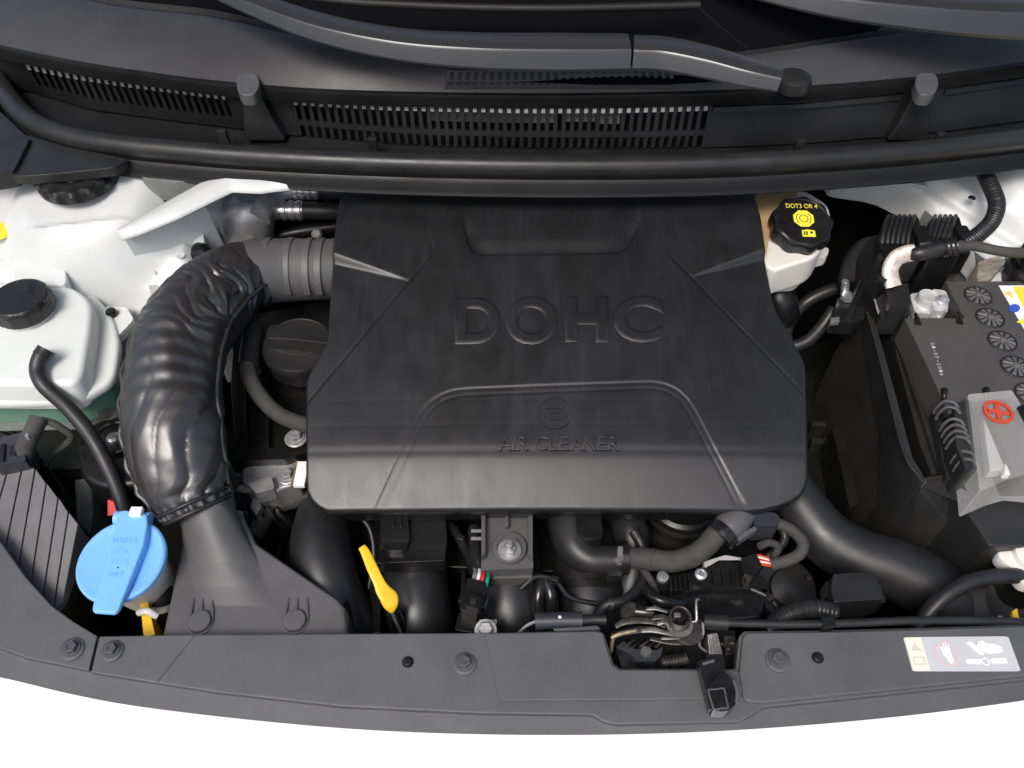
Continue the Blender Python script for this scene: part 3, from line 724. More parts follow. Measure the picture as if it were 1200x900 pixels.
def cowl_side():
    t = thing('cowl_side_cover', 'dark plastic cowl end cover overhanging the strut tower', 'cowl cover', W(60, 190, .09))
    add('cover', prism(rnd([(-140, 60), (-20, 92), (0, 130), (30, 158), (80, 172), (150, 186), (134, 196), (110, 199), (70, 203), (22, 207), (2, 202), (-140, 180)], [0, 0, 0, 0, 0, 4, 6, 6, 6, 10, 6, 0]), .104, .094, .003, 3), 'rubber', t)
    add('gusset', prism(rnd([(-30, 180), (20, 168), (36, 160), (16, 200), (-20, 206)], 4), .108, .09, .003), 'rubber', t)
    p = thing('sealing_foam', 'grey foam corner piece under the weatherstrip beside the white flange', 'foam', W(200, 205, .06))
    add('foam', prism(rnd([(150, 188), (262, 198), (258, 208), (200, 214), (168, 210)], 6), .086, .06, .004), 'greyfelt', p)
cowl_side()
def coolant_tank():
    t = thing('coolant_tank', 'milky white coolant expansion tank with black screw cap and green coolant', 'coolant tank', W(60, 440, -.1))
    add('tank_top', prism(rnd([(-110, 322), (84, 334), (108, 352), (106, 382), (97, 436), (84, 449), (-110, 449)], [0, 14, 14, 6, 12, 10, 0]), .030, -.004, .008, 4, 1.08), 'tanktop', t)
    body = rnd([(-110, 318), (100, 330), (134, 372), (140, 402), (134, 444), (92, 470), (-110, 474)], [0, 14, 14, 8, 14, 14, 0])
    add('tank_body', prism(body, .010, -.001, .004, 3, 1.0), 'tanktop', t)
    add('tank_base', prism(rnd([(-110, 324), (98, 336), (130, 376), (136, 406), (130, 446), (90, 470), (-110, 474)], [0, 14, 14, 8, 14, 14, 0]), -.0015, -.050, .005, 3, .97), 'tank', t)
    add('coolant', prism([(-105, 334), (98, 344), (126, 382), (131, 405), (126, 440), (88, 462), (-105, 466)], -.004, -.048, .004, 2, .97), 'coolant', t)
    add('seam', prism(rnd([(-110, 316), (102, 328), (137, 371), (143, 402), (137, 446), (93, 473), (-110, 477)], [0, 14, 14, 8, 14, 14, 0]), -.001, -.0035, .001, 1), 'tanktop', t)
    add('neck_block', prism(rnd([(18, 286), (74, 286), (78, 334), (14, 334)], 8), .034, -.02, .006, 3), 'tanktop', t)
    e = add('bracket_ear', prism(rnd([(112, 360), (148, 359), (157, 374), (136, 396), (116, 386)], 4), .006, -.004, .001), 'tanktop', t)
    add('bolt', lathe([(.0055, 0), (.0055, .004), (.0045, .0062), (.002, .0065), (0, .006)], W(132, 369, .006), seg=10), 'black', e)
    c = W(33, 366, .030)
    add('filler_neck', lathe([(.024, -.006), (.024, .016)], c, seg=40), 'tanktop', t)
    def lob(i, a): return 1 + (.03 if i in (2, 3) and math.cos(12 * a) > .55 else 0)
    cap = add('screw_cap', lathe([(.0245, .0), (.0262, .001), (.0264, .002), (.0264, .013), (.0250, .0165), (.0232, .0175), (.0215, .0165), (0, .0168)], c + Vector((0, 0, .003)), seg=96, lobe=lob), 'rubber', t)
    mm = quadmap([(9, 366), (57, 366), (54, 332), (14, 332)], c.z + .0200)
    add('cap_bar', prism_w([mm(.0, .44, 0), mm(1, .36, 0), mm(1, .62, 0), mm(0, .70, 0)], c.z + .016, .0015), 'rubber', cap)
    add('warning_mark', decal([(.45, .72), (.6, .72), (.525, .95)], mm, .0003), 'rubber', cap)
    add('outlet_stub', lathe([(.007, 0), (.007, .012), (.0055, .013)], W(51, 424, .028), seg=18), 'tanktop', t)
    h = thing('overflow_hose', 'black rubber hose looping from the coolant tank down behind the blue cap', 'hose', W(150, 600, -.09))
    add('hose', tube(pp([(53, 412, .044), (47, 419, .042), (44, 434, .036), (52, 452, .030), (80, 478, .014), (106, 510, -.004), (126, 546, -.022), (142, 584, -.042), (152, 620, -.065)]), [.0067] * 9, 60, 16), 'hose', h)
    add('hose_end', tube(pp([(54.5, 409, .045), (52.5, 412, .044), (48, 418, .0425)]), .0076, 8, 16), 'rubber', h)
coolant_tank()
def headlamp():
    t = thing('headlamp_housing', 'grey ribbed plastic headlamp housing in the front corner of the bay', 'headlamp', W(30, 620, -.1))
    top = [(-36, 538), (-20, 538.5), (-4, 539), (12, 540), (27, 542), (41, 549), (54, 566), (68, 583), (80, 600), (92, 614)]
    bot = [(-110, 640), (-80, 650), (-52, 660), (-25, 668), (-1, 676), (17, 690), (33, 702), (48, 712), (62, 716), (74, 706)]
    for i in range(9):
        a, b, c, d = top[i], top[i + 1], bot[i + 1], bot[i]
        g = .7
        add('rib_panel', prism([(a[0] + g, a[1]), (b[0] - g, b[1]), (c[0] - g, c[1]), (d[0] + g, d[1])], [-.022 - .0015 * max(0, i - 5), -.022 - .0015 * max(0, i - 4), -.040 - .001 * i, -.040 - .001 * i], -.055, .0009, 2), 'lamp', t)
    add('backing', prism([(-30, 541), (38, 552), (88, 616), (68, 704), (40, 704), (-100, 640)], [-.027, -.029, -.036, -.056, -.052, -.045], -.20, .001), 'deep', t)
    add('side_wall', prism([(91, 614), (99, 618), (96, 660), (74, 735), (66, 735), (74, 706)], [-.034, -.044, -.055, -.065, -.065, -.055], -.22, .001), 'black', t)
headlamp()
def left_clutter():
    t = thing('headlamp_plug', 'bluish black wiring plug beside the ribbed headlamp housing', 'connector', W(12, 525, -.04))
    add('plug_body', prism(rnd([(-6, 514), (28, 506), (30, 540), (-8, 546)], 2), -.010, -.04, .0012), 'greyc', t)
    for q in ([(0, 520), (6, 519), (4, 540), (-2, 540)], [(11, 522), (19, 521), (18, 533), (10, 534)]): add('latch', prism(q, -.0075, -.012, .0006), 'gloss', t)
    add('wire_boot', tube(pp([(25, 540, -.020), (31, 522, -.010), (38, 506, -.002), (46, 490, .002)]), [.0085, .0082, .0075, .008], 20, 14), 'tape', t)
    add('wire', tube(pp([(48, 492, .0), (62, 496, -.004), (74, 503, -.010), (84, 512, -.018), (76, 522, -.03), (62, 532, -.04), (54, 545, -.05)]), .0032, 40, 10), 'tape', t)
    add('clip', box(W(33, 512, .006), (.003, .003, .006), .0006), 'steel', t)
    b = thing('mount_bracket', 'rounded black bracket with a round hole between tank and sleeve', 'bracket', W(120, 530, -.1))
    ring = lathe([(.0165, -.02), (.0165, .0), (.0178, .0012), (.0195, .0), (.0195, -.02)], W(132, 513, -.030), seg=36)
    add('body', prism(rnd([(86, 516), (112, 490), (165, 486), (170, 566), (120, 572), (94, 560)], [10, 14, 0, 0, 12, 12]), -.034, -.10, .006, 3), 'black', b)
    add('hole_rim', ring, 'gloss', b); add('hole_floor', lathe([(.0163, 0), (0, 0.0005)], W(132, 513, -.0335), seg=30), 'deep', b)
    add('stud', lathe([(.006, 0), (.006, .004), (.004, .006), (0, .0062)], W(134, 515, -.033), seg=14), 'steel', b)
    add('plate', prism([(40, 488), (96, 484), (96, 548), (60, 552), (36, 520)], -.055, -.14, .002), 'black', b)
    s = thing('felt_strip', 'hanging grey felt strip beside the ribbed headlamp housing', 'strip', W(97, 620, -.18))
    add('sheet', prism([(86, 556), (96, 552), (108, 574), (109, 600), (104, 630), (94, 650), (80, 642), (90, 616)], [-.07, -.068, -.08, -.09, -.10, -.12, -.12, -.1], -.2, .002), 'greyfelt', s)
    r = thing('red_tag', 'small red tag on a wire behind the blue washer cap', 'tag', W(137, 595, -.09))
    add('tag', box(W(132, 590, -.06), (.008, .022, .003), .0006, (rad(20), 0, rad(10))), 'red', r)
    add('tag_end', box(W(129, 577, -.054), (.0075, .007, .0034), .0006, (rad(20), 0, rad(10))), 'paper', r)
    e = thing('cable_bundle', 'dark taped wiring bundle lying under the coolant tank front', 'cables', W(70, 500, -.12))
    for k in range(4): add('wire', tube(pp([(-30 + 5 * k, 492 + 3 * k, -.07), (20, 500 + 6 * k, -.075), (70 + 4 * k, 560, -.1), (100, 640 + 8 * k, -.16)]), .004, 24, 8), 'deep', e)
    # small screw seen beside the bracket
    g = thing('tank_bracket', 'dark bracket under the tank holding a small black screw', 'bracket', W(122, 484, -.06))
    add('arm', prism([(98, 478), (124, 474), (128, 486), (100, 494)], -.045, -.06, .001), 'black', g)
    add('screw', lathe([(.006, 0), (.006, .005), (0, .006)], W(122, 482, -.045), seg=12), 'black', g)
left_clutter()
def washer():
    t = thing('washer_filler', 'bright blue washer fluid cap on a milky filler neck', 'washer filler', W(142, 720, -.12))
    zc = -.018; c = W(141, 656, zc)
    ax = Vector((-.05, -.10, 1)).normalized()
    r = R(52, 656, zc)
    add('neck', lathe([(.016, -.16), (.018, -.10), (.024, -.05), (.0255, -.03), (.027, -.006)], c, ax, seg=36), 'milk', t)
    cap = add('cap', lathe([(r * .96, -.006), (r, -.0055), (r * 1.01, -.003), (r, -.0012), (r * .955, 0), (r * .90, -.0001), (r * .76, -.0016), (0, -.002)], c, ax, seg=72), 'blue', t)
    def zf(y): return c.z + .1 * (c.y - y) * -1 * -1
    pl = lambda y: c.z + .0072 - (-.10) * (y - c.y) * -1 * -1 if False else c.z + .0072 + .10 * (y - c.y)
    st = prism(rnd([(137, 600), (145, 597), (172, 602), (173, 614), (168, 640), (139, 714), (134, 719), (108, 717), (108, 710), (132, 630)], [3, 3, 3, 3, 0, 4, 4, 4, 4, 0]), pl, c.z - .002, .0022, 3)
    s = add('strap', st, 'blue', cap)
    add('hinge', box(W(160, 600, c.z + .012), (.010, .008, .005), .001), 'paper', cap)
    add('hinge_knuckle', tube([W(136, 607, c.z + .003), W(156, 608, c.z + .003), W(176, 609, c.z + .003)], .006, 8, 12), 'blue', cap)
    m = quadmap([(122, 676), (156, 676), (164, 630), (130, 630)], pl)
    add('letters', text_mesh('WASHER', lambda u, v, h: m(.05 + .9 * u, .86 + .14 * v, h), -.0003, .00035, 0), 'blue', cap, wn=False)
    add('letters', text_mesh('ONLY', lambda u, v, h: m(.1 + .55 * u, .0 + .13 * v, h), -.0003, .00035, 0), 'blue', cap, wn=False)
    add('symbol', ringdecal(.42, .5, .22, .3, .03, m, .0003, 20, .4, 2.7), 'blue', cap, wn=False)
    add('symbol', decal([(.1, .34), (.75, .34), (.68, .44), (.17, .44)], m, .0003), 'blue', cap)
    add('pin', lathe([(.0009, 0), (0, .0006)], m(.42, .24, .0), seg=8), 'kprint', cap)
    y = thing('dipstick_tube', 'orange yellow plastic strip standing behind the milky filler neck', 'strip', W(172, 735, -.1))
    add('strip', prism([(163, 700), (172, 698), (182, 744), (168, 746)], [-.055, -.055, -.06, -.06], -.16, .001), 'yellow', y)
    add('tie', tube(pp([(163, 718, -.05), (172, 716, -.046), (184, 722, -.052)]), .003, 8, 8), 'milk', y)
    h = thing('washer_hose', 'dark hose with a pale clamp ring next to the intake scoop', 'hose', W(185, 720, -.12))
    add('hose', tube(pp([(178, 668, -.06), (186, 690, -.065), (186, 720, -.08), (182, 750, -.10)]), .011, 20, 14), 'hose', h)
    add('clamp', tube(pp([(185, 706, -.071), (185, 713, -.075)]), .012, 4, 16), 'milk', h)
washer()
def scoop():
    t = thing('intake_scoop', 'matt grey plastic air intake scoop with two round push clips', 'air duct', W(300, 720, -.12))
    ZS = lambda y: -.044 + .05 * (y + .2)
    top = rnd([(190, 745), (200, 700), (210, 655), (218, 616), (284, 604), (299, 636), (340, 664), (398, 702), (408, 716), (408, 746)], [0, 10, 10, 8, 8, 10, 0, 12, 6, 0])
    add('box', prism(top, lambda y: ZS(y) - .0035, -.12, .003, 3), 'duct', t)
    lt = [(596, 219), (616, 217), (655, 209), (700, 199), (746, 189)]; rt = [(596, 284), (604, 285), (636, 300), (664, 341), (702, 397), (712, 405), (746, 408)]
    def skin(u, v):
        py = 598 + 147 * v; a = interp(py, lt); b = interp(py, rt); px = a + (b - a) * u
        cx = interp(py, [(596, 240), (650, 258), (710, 276)]); hw = interp(py, [(596, 35), (640, 40), (710, 46)]); rise = interp(py, [(596, .035), (614, .0275), (640, .0185), (665, .0100), (690, .0035), (710, 0)])
        tt = min(1, abs(px - cx) / hw); e = min(px - a, b - px); p = WS(px, py, ZS); bl = float(np.clip((py - 610) / 60, 0, 1)); p.z += rise * ((1 - bl) * math.sqrt(max(0, 1 - tt * tt)) + bl * (1 - tt * tt) ** 1.6) - .004 * (1 - math.sqrt(max(0, 1 - (1 - min(1, max(0, e) / 7)) ** 2))); return p
    add('top_skin', grid(skin, 150, 110, 50), 'duct', t)
    # round neck that flattens into the box
    def ring(px, py, z, rw, rh, tilt, flat):
        c = W(px, py, z); d = Vector((math.sin(tilt[0]), math.cos(tilt[0]), tilt[1])).normalized(); s = d.cross(Vector((0, 0, 1))).normalized(); u = s.cross(d)
        out = []
        for k in range(36):
            a = 2 * math.pi * k / 36; ca, sa = math.cos(a), math.sin(a); e = 2 / flat
            out.append(c + s * rw * math.copysign(abs(ca) ** e, ca) + u * rh * math.copysign(abs(sa) ** e, sa))
        return out
    rings = []
    for px, py, hw, rise, rh, fl in ((236, 576, 34, .037, .030, 2.0), (239, 590, 34, .033, .029, 2.0), (242, 602, 33, .028, .028, 2.0), (246, 616, 31, .018, .026, 2.1)):
        zt = ZS(W(px, py, -.045).y) + rise; rings.append(ring(px, py, zt - rh, R(hw, py, zt - rh), rh, (rad(-16), .12), fl))
    V = [p for r in rings for p in r]; F = []
    for i in range(len(rings) - 1):
        for k in range(36): F.append((i * 36 + k, i * 36 + (k + 1) % 36, (i + 1) * 36 + (k + 1) % 36, (i + 1) * 36 + k))
    add('neck', fixn(pyd(V, F, 60)), 'duct', t)
    for x, y in ((235, 730), (346, 729)):
        z = ZS(W(x, y, -.05).y); r = R(13.5, y, z)
        c = add('push_clip', lathe([(r * 1.12, -.001), (r * 1.12, .0008), (r * 1.02, .0012), (r * 1.0, .0035), (r * .93, .0045), (0, .0052)], W(x, y, z), seg=36), 'duct', t)
        for dx, ddx in ((-13, -9), (0, 3), (14, 17)):
            a = WS(x + dx, y - 2, ZS); b = WS(x + dx * .8 + 3, y - 29, ZS); zz = Vector((0, 0, .0006))
            add('rib', tube([a + zz, a.lerp(b, .5) + zz, b + zz - Vector((0, 0, .001))], [.0016, .0016, .0009], 8, 8), 'duct', t)
scoop()
def sleeve():
    t = thing('intake_hose_sleeve', 'wrinkled glossy black vinyl sleeve wrapped round the bent intake hose', 'hose sleeve', W(210, 560, -.09))
    P = [(304, 320, .014, 35), (286, 323, .018, 39), (264, 336, .024, 45), (242, 355, .028, 49), (221, 383, .028, 52), (208, 420, .025, 54), (202, 462, .018, 54), (204, 505, .007, 55), (211, 545, -.008, 52), (221, 575, -.022, 46), (232, 600, -.034, 39)]
    path = [W(a, b, c) for a, b, c, d in P]; rs = [R(d, b, c) for a, b, c, d in P]
    def ridge(x): return 1 - abs(2 * (x - math.floor(x)) - 1)
    def hump(x): return math.sqrt(ridge(x))
    def disp(s, a):
        ca, sa = math.cos(a), math.sin(a)
        # a = 0 looks along the side away from the engine for this path direction; inner bend is a = pi side
        inner = .5 - .5 * ca; top = max(0, sa)
        bend = math.exp(-((s - .33) / .20) ** 2)
        n1 = noise.noise(Vector((s * 9, ca * 1.3, sa * 1.3 + 3)))
        n2 = noise.noise(Vector((s * 26, ca * 2.2 + 5, sa * 2.2)))
        f = s * 17 + 1.5 * n1 + .8 * math.sin(a + .6) + .25 * n2
        fold = hump(f)
        mod = max(0, .5 + 1.1 * noise.noise(Vector((s * 11 + 9, ca * 1.8, sa * 1.8))))
        d = bend * (.0012 + .0026 * inner) * (fold - .65) * (.45 + mod)
        f2 = s * 40 + 2.6 * n1 + ca * 3.0 + .6 * n2
        d += bend * .0017 * (hump(f2) - .6) * mod
        low = float(sstep(np.array(s), .38, .5)) * (1 - float(sstep(np.array(s), .93, 1.0)))
        d += low * .0007 * math.sin(s * 150) * math.exp(-((s - .55) / .11) ** 2) * max(0, sa) ** 2      # ribs of the hose inside
        lf = (a / 6.2832) * 8 + 5.0 * (s - .5) + .5 * n1
        d += low * .0042 * (hump(lf) - .6) * float(sstep(np.array(s), .44, .66)) * (.4 + .6 * inner)
        d += .0020 * noise.noise(Vector((s * 6 + 4, ca * 1.5, sa * 1.5))) + .0008 * n2
        gat = float(sstep(np.array(s), .9, .985)); d += gat * .0016 * math.sin(a * 17 + 3 * n1)
        return d
    add('vinyl_wrap', tube(path, rs, 260, 150, cap=False, disp=disp), 'vinyl', t, wn=False)
    # zip seams with stitching along both sides
    def side(s, a, k=1.03):
        n = 100; Q = spline([(*p, q) for p, q in zip(path, rs)], n); i = int(s * n); p = Vector(Q[i][:3])
        tt = (Vector(Q[min(i + 1, n)][:3]) - Vector(Q[max(i - 1, 0)][:3])).normalized(); sd_ = tt.cross(Vector((0, 0, 1))).normalized(); u = sd_.cross(tt)
        return p + sd_ * (Q[i][3] * k * math.cos(a)) + u * (Q[i][3] * k * math.sin(a))
    for a, s0, s1, wv in ((rad(170), .0, .97, .0005), (rad(14), .42, .97, .0016)):
        pts = [side(s0 + (s1 - s0) * k / 24, a, 1.01) + Vector((wv * math.sin(k * 1.9), 0, 0)) for k in range(25)]
        add('zip_seam', tube(pts, .0024, 120, 8), 'vinyl', t)
        nst = 70
        Q = spline(pts, nst)
        V = []; ms = []
        for k in range(nst):
            p0 = Vector(Q[k]); p1 = Vector(Q[k + 1]); q = p0.lerp(p1, .5) + Vector((0, -.0008, .0019)); d = (p1 - p0)
            ms.append(box(q, (.0006, .0016, .0006), 0, (0, 0, math.atan2(-d.x, d.y) + .5)))
        o = add('stitching', join(*ms), 'stitch', t, wn=False); o['kind'] = 'stuff'
    ct = [side(.955, 2 * math.pi * k / 24, 1.03) for k in range(25)]
    add('hem_cord', tube(ct, .0018, 60, 8, cap=False), 'rubber', t)
    ct = [side(.995, 2 * math.pi * k / 24, 1.02) for k in range(25)]
    add('hem_cord', tube(ct, .0022, 60, 8, cap=False), 'rubber', t)
    # sleeve mouth where the ribbed pipe enters
    ct = [side(.0, 2 * math.pi * k / 24, 1.06) for k in range(25)]
    add('hem_cord', tube(ct, .0026, 60, 8, cap=False), 'vinyl', t)
    g = thing('ribbed_intake_pipe', 'dark grey banded rubber pipe joining the sleeve to the engine cover', 'pipe', W(340, 350, -.02))
    r0 = R(37.5, 318, .012)
    add('pipe', tube(pp([(288, 320, .020), (330, 317, .012), (365, 316, .008), (420, 315, .0)]), [r0, r0, r0 * .97, r0 * .97], 40, 40), 'duct', g)
    for x in (318, 344, 366, 380):
        zz = float(np.interp(x, [288, 330, 365, 420], [.020, .012, .008, .0])); a = W(x - 3.5, 317, zz); b = W(x + 3.5, 317, zz); c = a.lerp(b, .5)
        x_, y_, z_ = Vector((0, 1, 0)), Vector((0, 0, 1)), (b - a).normalized()
        V = []; F = []; n = 24; rr = r0 * 1.004
        for i in range(n + 1):
            an = rad(-5 + 180 * i / n)
            for q, k in ((a, 1.0), (a, 1.022), (b, 1.022), (b, 1.0)): V.append(q + x_ * -rr * k * math.cos(an) + y_ * rr * k * math.sin(an))
        for i in range(n):
            for q in range(3): F.append((4 * i + q, 4 * i + q + 1, 4 * i + 5 + q, 4 * i + 4 + q))
        F += [(0, 1, 2, 3), (4 * n + 3, 4 * n + 2, 4 * n + 1, 4 * n)]
        add('band', fixn(pyd(V, F, 30)), 'duct', g)
sleeve()
def ac_pipes():
    t = thing('coolant_pipe_fitting', 'bare aluminium air conditioning canister with bent pipes and crimped collars', 'pipe fitting', W(290, 285, -.05))
    z = .015
    add('canister', lathe([(.0, -.045), (.020, -.042), (.026, -.032), (.0275, -.015), (.0275, .012), (.025, .024), (.017, .032), (0, .035)], W(291, 262, z - .005), axis=(.25, .25, 1), seg=40), 'alu', t)
    add('pipe', tube(pp([(276, 300, .0), (268, 285, .005), (262, 265, .012), (263, 246, .02), (274, 230, .024), (290, 222, .024)]), .0062, 40, 14), 'alu', t)
    add('pipe', tube(pp([(304, 256, .03), (309, 243, .034), (317, 232, .036), (330, 226, .036), (345, 223, .036)]), [.0115, .011, .0105, .009, .008], 40, 18), 'alu', t)
    def collar(x0, x1, y, zz, r):
        c = add('crimp_collar', tube([W(x0 + (x1 - x0) * k / 4, y, zz) for k in range(5)], r, 48, 24, ripple=lambda s: 1.0 - .14 * (math.cos(s * 2 * math.pi * 4) > .2)), 'steel', t, wn=False); return c
    collar(344, 374, 221, .036, .0125); collar(320, 356, 246, .022, .0110)
    h = thing('refrigerant_hose', 'pair of black hoses leaving the crimped collars towards the engine cover', 'hose', W(380, 235, -.02))
    add('hose', tube([W(372, 221, .036), W(400, 222, .036), W(440, 221, .03)], .0105, 20, 16), 'hose', h)
    add('hose', tube([W(354, 246, .022), W(385, 247, .02), W(430, 249, .01)], .0095, 20, 16), 'hose', h)
    b = thing('firewall_bracket', 'black firewall stay behind the ribbed intake pipe', 'bracket', W(350, 270, -.05))
    add('stay', tube(pp([(300, 282, -.02), (350, 272, -.01), (420, 262, -.01)]), .008, 16, 10), 'black', b)
    for x, y in ((385, 234), (372, 275)): add('bolt_end', lathe([(.006, 0), (.006, .003), (.004, .006), (0, .0065)], W(x, y, .0), (0, -.6, .8), seg=20), 'greyfelt', b)
ac_pipes()
def oil_side():
    t = thing('oil_filler_cap', 'black oil filler cap with a raised grip bar beside the engine cover', 'oil cap', W(348, 440, -.06))
    c = W(349, 404, -.012); r = .034; ax = Vector((.06, -.06, 1))
    add('cap', lathe([(r * .93, -.026), (r * .96, -.012), (r, -.010), (r * 1.01, -.004), (r * .985, 0), (r * .95, .0012), (r * .92, .0005), (0, .0005)], c, ax, seg=60), 'rubber', t)
    add('grip', prism(rnd([(312, 388), (318, 380), (372, 384), (395, 388), (395, 404), (350, 398), (312, 396)], 3), .004, -.013, .0022, 3), 'rubber', t)
    m = quadmap([(325, 418), (372, 418), (372, 406), (325, 406)], -.0112)
    add('arrow_line', ringdecal(.5, 1.3, 1.2, .62, .06, m, .0006, 24, rad(200), rad(340)), 'tape', t, wn=False)
    add('letters', text_mesh('OPEN', lambda u, v, h: m(.33 + .3 * u, .35 + .5 * v, h), .0005), 'tape', t, wn=False)
    add('neck', lathe([(.030, -.09), (.030, -.02)], c, seg=30), 'black', t)
    add('bolt', bolt_mesh(.0045, .006, 1.5), 'steel', t); at(t.children[-1], W(368, 375, .002))
    v = thing('valve_cover', 'black ribbed plastic valve cover under the oil filler cap', 'valve cover', W(320, 520, -.12))
    add('body', prism(rnd([(276, 372), (392, 350), (400, 520), (358, 534), (276, 530), (270, 450)], 6), -.055, -.16, .004), 'black', v)
    add('front_flange', prism(rnd([(268, 524), (330, 524), (362, 512), (362, 528), (335, 538), (268, 540)], 3), -.050, -.07, .002), 'black', v)
    for x in (286, 311): add('rib', prism([(x, 440), (x + 4, 440), (x + 4, 524), (x, 524)], -.046, -.06, .0008), 'black', v)
    bolt(v, 347, 514, -.046, .0062, .008, 'alu', 1.7)
    h = thing('breather_hose', 'dark grey breather hose bending from the sleeve to the engine cover', 'hose', W(320, 480, -.06))
    add('hose', tube(pp([(296, 392, -.012), (292, 414, -.014), (291, 436, -.016), (302, 460, -.02), (322, 482, -.026), (345, 494, -.03), (372, 500, -.034)]), [.0075] * 7, 50, 16), 'tape', h)
    add('hose_sleeve', tube(pp([(298, 384, -.010), (294, 405, -.0125), (291, 428, -.0145)]), .0098, 14, 16), 'rubber', h)
    add('hose_clip', lathe([(.003, -.008), (.004, .006), (0, .007)], W(303, 440, -.02), seg=10), 'black', h)
    b = thing('coil_bracket', 'cast aluminium bracket with bolt below the valve cover', 'bracket', W(320, 570, -.1))
    add('casting', prism(rnd([(283, 548), (318, 536), (333, 532), (352, 536), (352, 566), (330, 572), (321, 578), (296, 576), (284, 566)], 4), -.060, -.095, .003, 3), 'alu', b)
    add('rear_bar', prism(rnd([(268, 536), (310, 534), (306, 546), (268, 546)], 2), -.062, -.08, .0015), 'alu', b)
    add('boss', prism(rnd([(290, 566), (318, 558), (322, 572), (300, 578)], 3), -.052, -.07, .002), 'alu', b)
    bolt(b, 337, 559, -.058, .0058, .008, 'alu', 1.55)
    for i in range(2): add('stud', tube(pp([(281 + 7 * i, 572, -.066), (284 + 7 * i, 573, -.066), (289 + 7 * i, 574, -.066)]), .0035, 6, 10), 'alu', b)
    add('foot', prism([(296, 582), (305, 580), (306, 594), (300, 604), (293, 594)], -.075, -.1, .0015), 'alu', b)
    l = thing('foil_label', 'small white and copper tab tucked against the engine cover side', 'label', W(351, 556, -.06))
    add('tab', box(W(353, 556, -.038), (.0105, .026, .004), .0006), 'paper', l); add('edge', box(W(345.5, 556, -.038), (.002, .027, .0046), .0004), 'brass', l)
    k = thing('engine_harness', 'dark wires and hoses crossing below the aluminium bracket', 'wiring', W(310, 610, -.14))
    add('hose', tube(pp([(298, 628, -.10), (312, 604, -.095), (330, 590, -.09), (362, 582, -.09)]), .0085, 30, 14), 'tape', k)
    for i in range(6):
        x = 268 + 13 * i; add('wire', tube(pp([(x, 578, -.085), (x + 8 * math.sin(i), 600, -.09), (x + 14, 622, -.11), (x + 10, 660, -.15)]), .0036 + .001 * (i % 2), 24, 8), 'black', k)
    for i in range(3): add('clip', box(W(284 + 19 * i, 594 + 8 * (i % 2), -.086), (.010, .008, .008), .001, (0, 0, .4 * i)), 'gloss', k)
oil_side()

# ================================================================== RIGHT SIDE
def brake_reservoir():
    t = thing('brake_fluid_reservoir', 'milky brake fluid reservoir with lobed black cap printed in yellow', 'brake reservoir', W(930, 340, -.04))
    add('body_upper', prism(rnd([(884, 226), (944, 222), (972, 240), (975, 262), (960, 300), (904, 318), (888, 300)], [4, 10, 10, 8, 14, 10, 4]), .040, .004, .006, 4, .98), 'milk', t)
    add('amber_end', prism(rnd([(880, 226), (932, 220), (938, 236), (905, 256), (898, 300), (884, 300)], 6), .0425, .0, .005, 3), 'amber', t)
    add('body_lower', prism(rnd([(900, 296), (950, 290), (955, 304), (946, 316), (936, 326), (904, 328)], 8), .012, -.008, .006, 4, .9), 'milk', t)
    add('outlet', prism(rnd([(940, 288), (972, 290), (970, 300), (940, 308)], 4), .012, .0, .003), 'milk', t)
    c = W(935, 270, .046); ax = Vector((.04, -.30, 1)).normalized()
    r = R(36, 265, .06)
    def lob(i, a): return 1 + (.045 if i in (1, 2, 3, 4) else 0) * math.cos(9 * a)
    add('filler_neck', lathe([(r * .8, -.02), (r * .8, .004)], c, ax, seg=30), 'milk', t)
    cap = add('cap', lathe([(r * .8, -.001), (r * .98, .0), (r * 1.0, .002), (r * 1.0, .0125), (r * .96, .0155), (r * .86, .0165), (r * .84, .0160), (0, .0162)], c, ax, seg=108, lobe=lob), 'black', t)
    X = Vector((1, 0, 0)); X = (X - ax * X.dot(ax)).normalized(); Y = ax.cross(X)
    o = c + ax * .0166
    k = r
    def m(u, v, h): return o + X * (u * k) + Y * (v * k) + ax * h
    add('letters', text_mesh('DOT3 OR 4', lambda u, v, h: m(-.52 + 1.04 * u, .49 + .17 * v, h), .0002), 'yprint', cap, wn=False)
    add('symbol', decal([(q[0], q[1]) for q in circ(0, .08, .34, .36, 8, rad(22.5))], m, .0004), 'yprint', cap)
    add('symbol', ringdecal(0, .08, .15, .15, .025, m, .0006), 'kprint', cap, wn=False)
    add('symbol', ringdecal(0, .08, .25, .25, .025, m, .0006, 16, rad(-50), rad(50)), 'kprint', cap, wn=False)
    add('symbol', ringdecal(0, .08, .25, .25, .025, m, .0006, 16, rad(130), rad(230)), 'kprint', cap, wn=False)
    add('symbol', decal([(-.13, -.62), (.30, -.62), (.30, -.38), (.05, -.34), (-.13, -.38)], m, .0004), 'yprint', cap)
    add('symbol', decal([(-.08, -.56), (-.03, -.56), (-.03, -.42), (-.08, -.42)], m, .0006), 'kprint', cap)
    add('symbol', decal([(.0, -.56), (.05, -.56), (.05, -.42), (.0, -.42)], m, .0006), 'kprint', cap)
    add('symbol', decal([(.14, -.50), (.22, -.50), (.22, -.42), (.14, -.42)], m, .0006), 'kprint', cap)
    b = thing('master_cylinder', 'dark grey brake master cylinder end below the milky reservoir', 'cylinder', W(918, 360, -.08))
    add('body', tube(pp([(905, 330, -.02), (914, 355, -.03), (922, 372, -.05)]), [.02, .018, .014], 14, 20), 'black', b)
brake_reservoir()
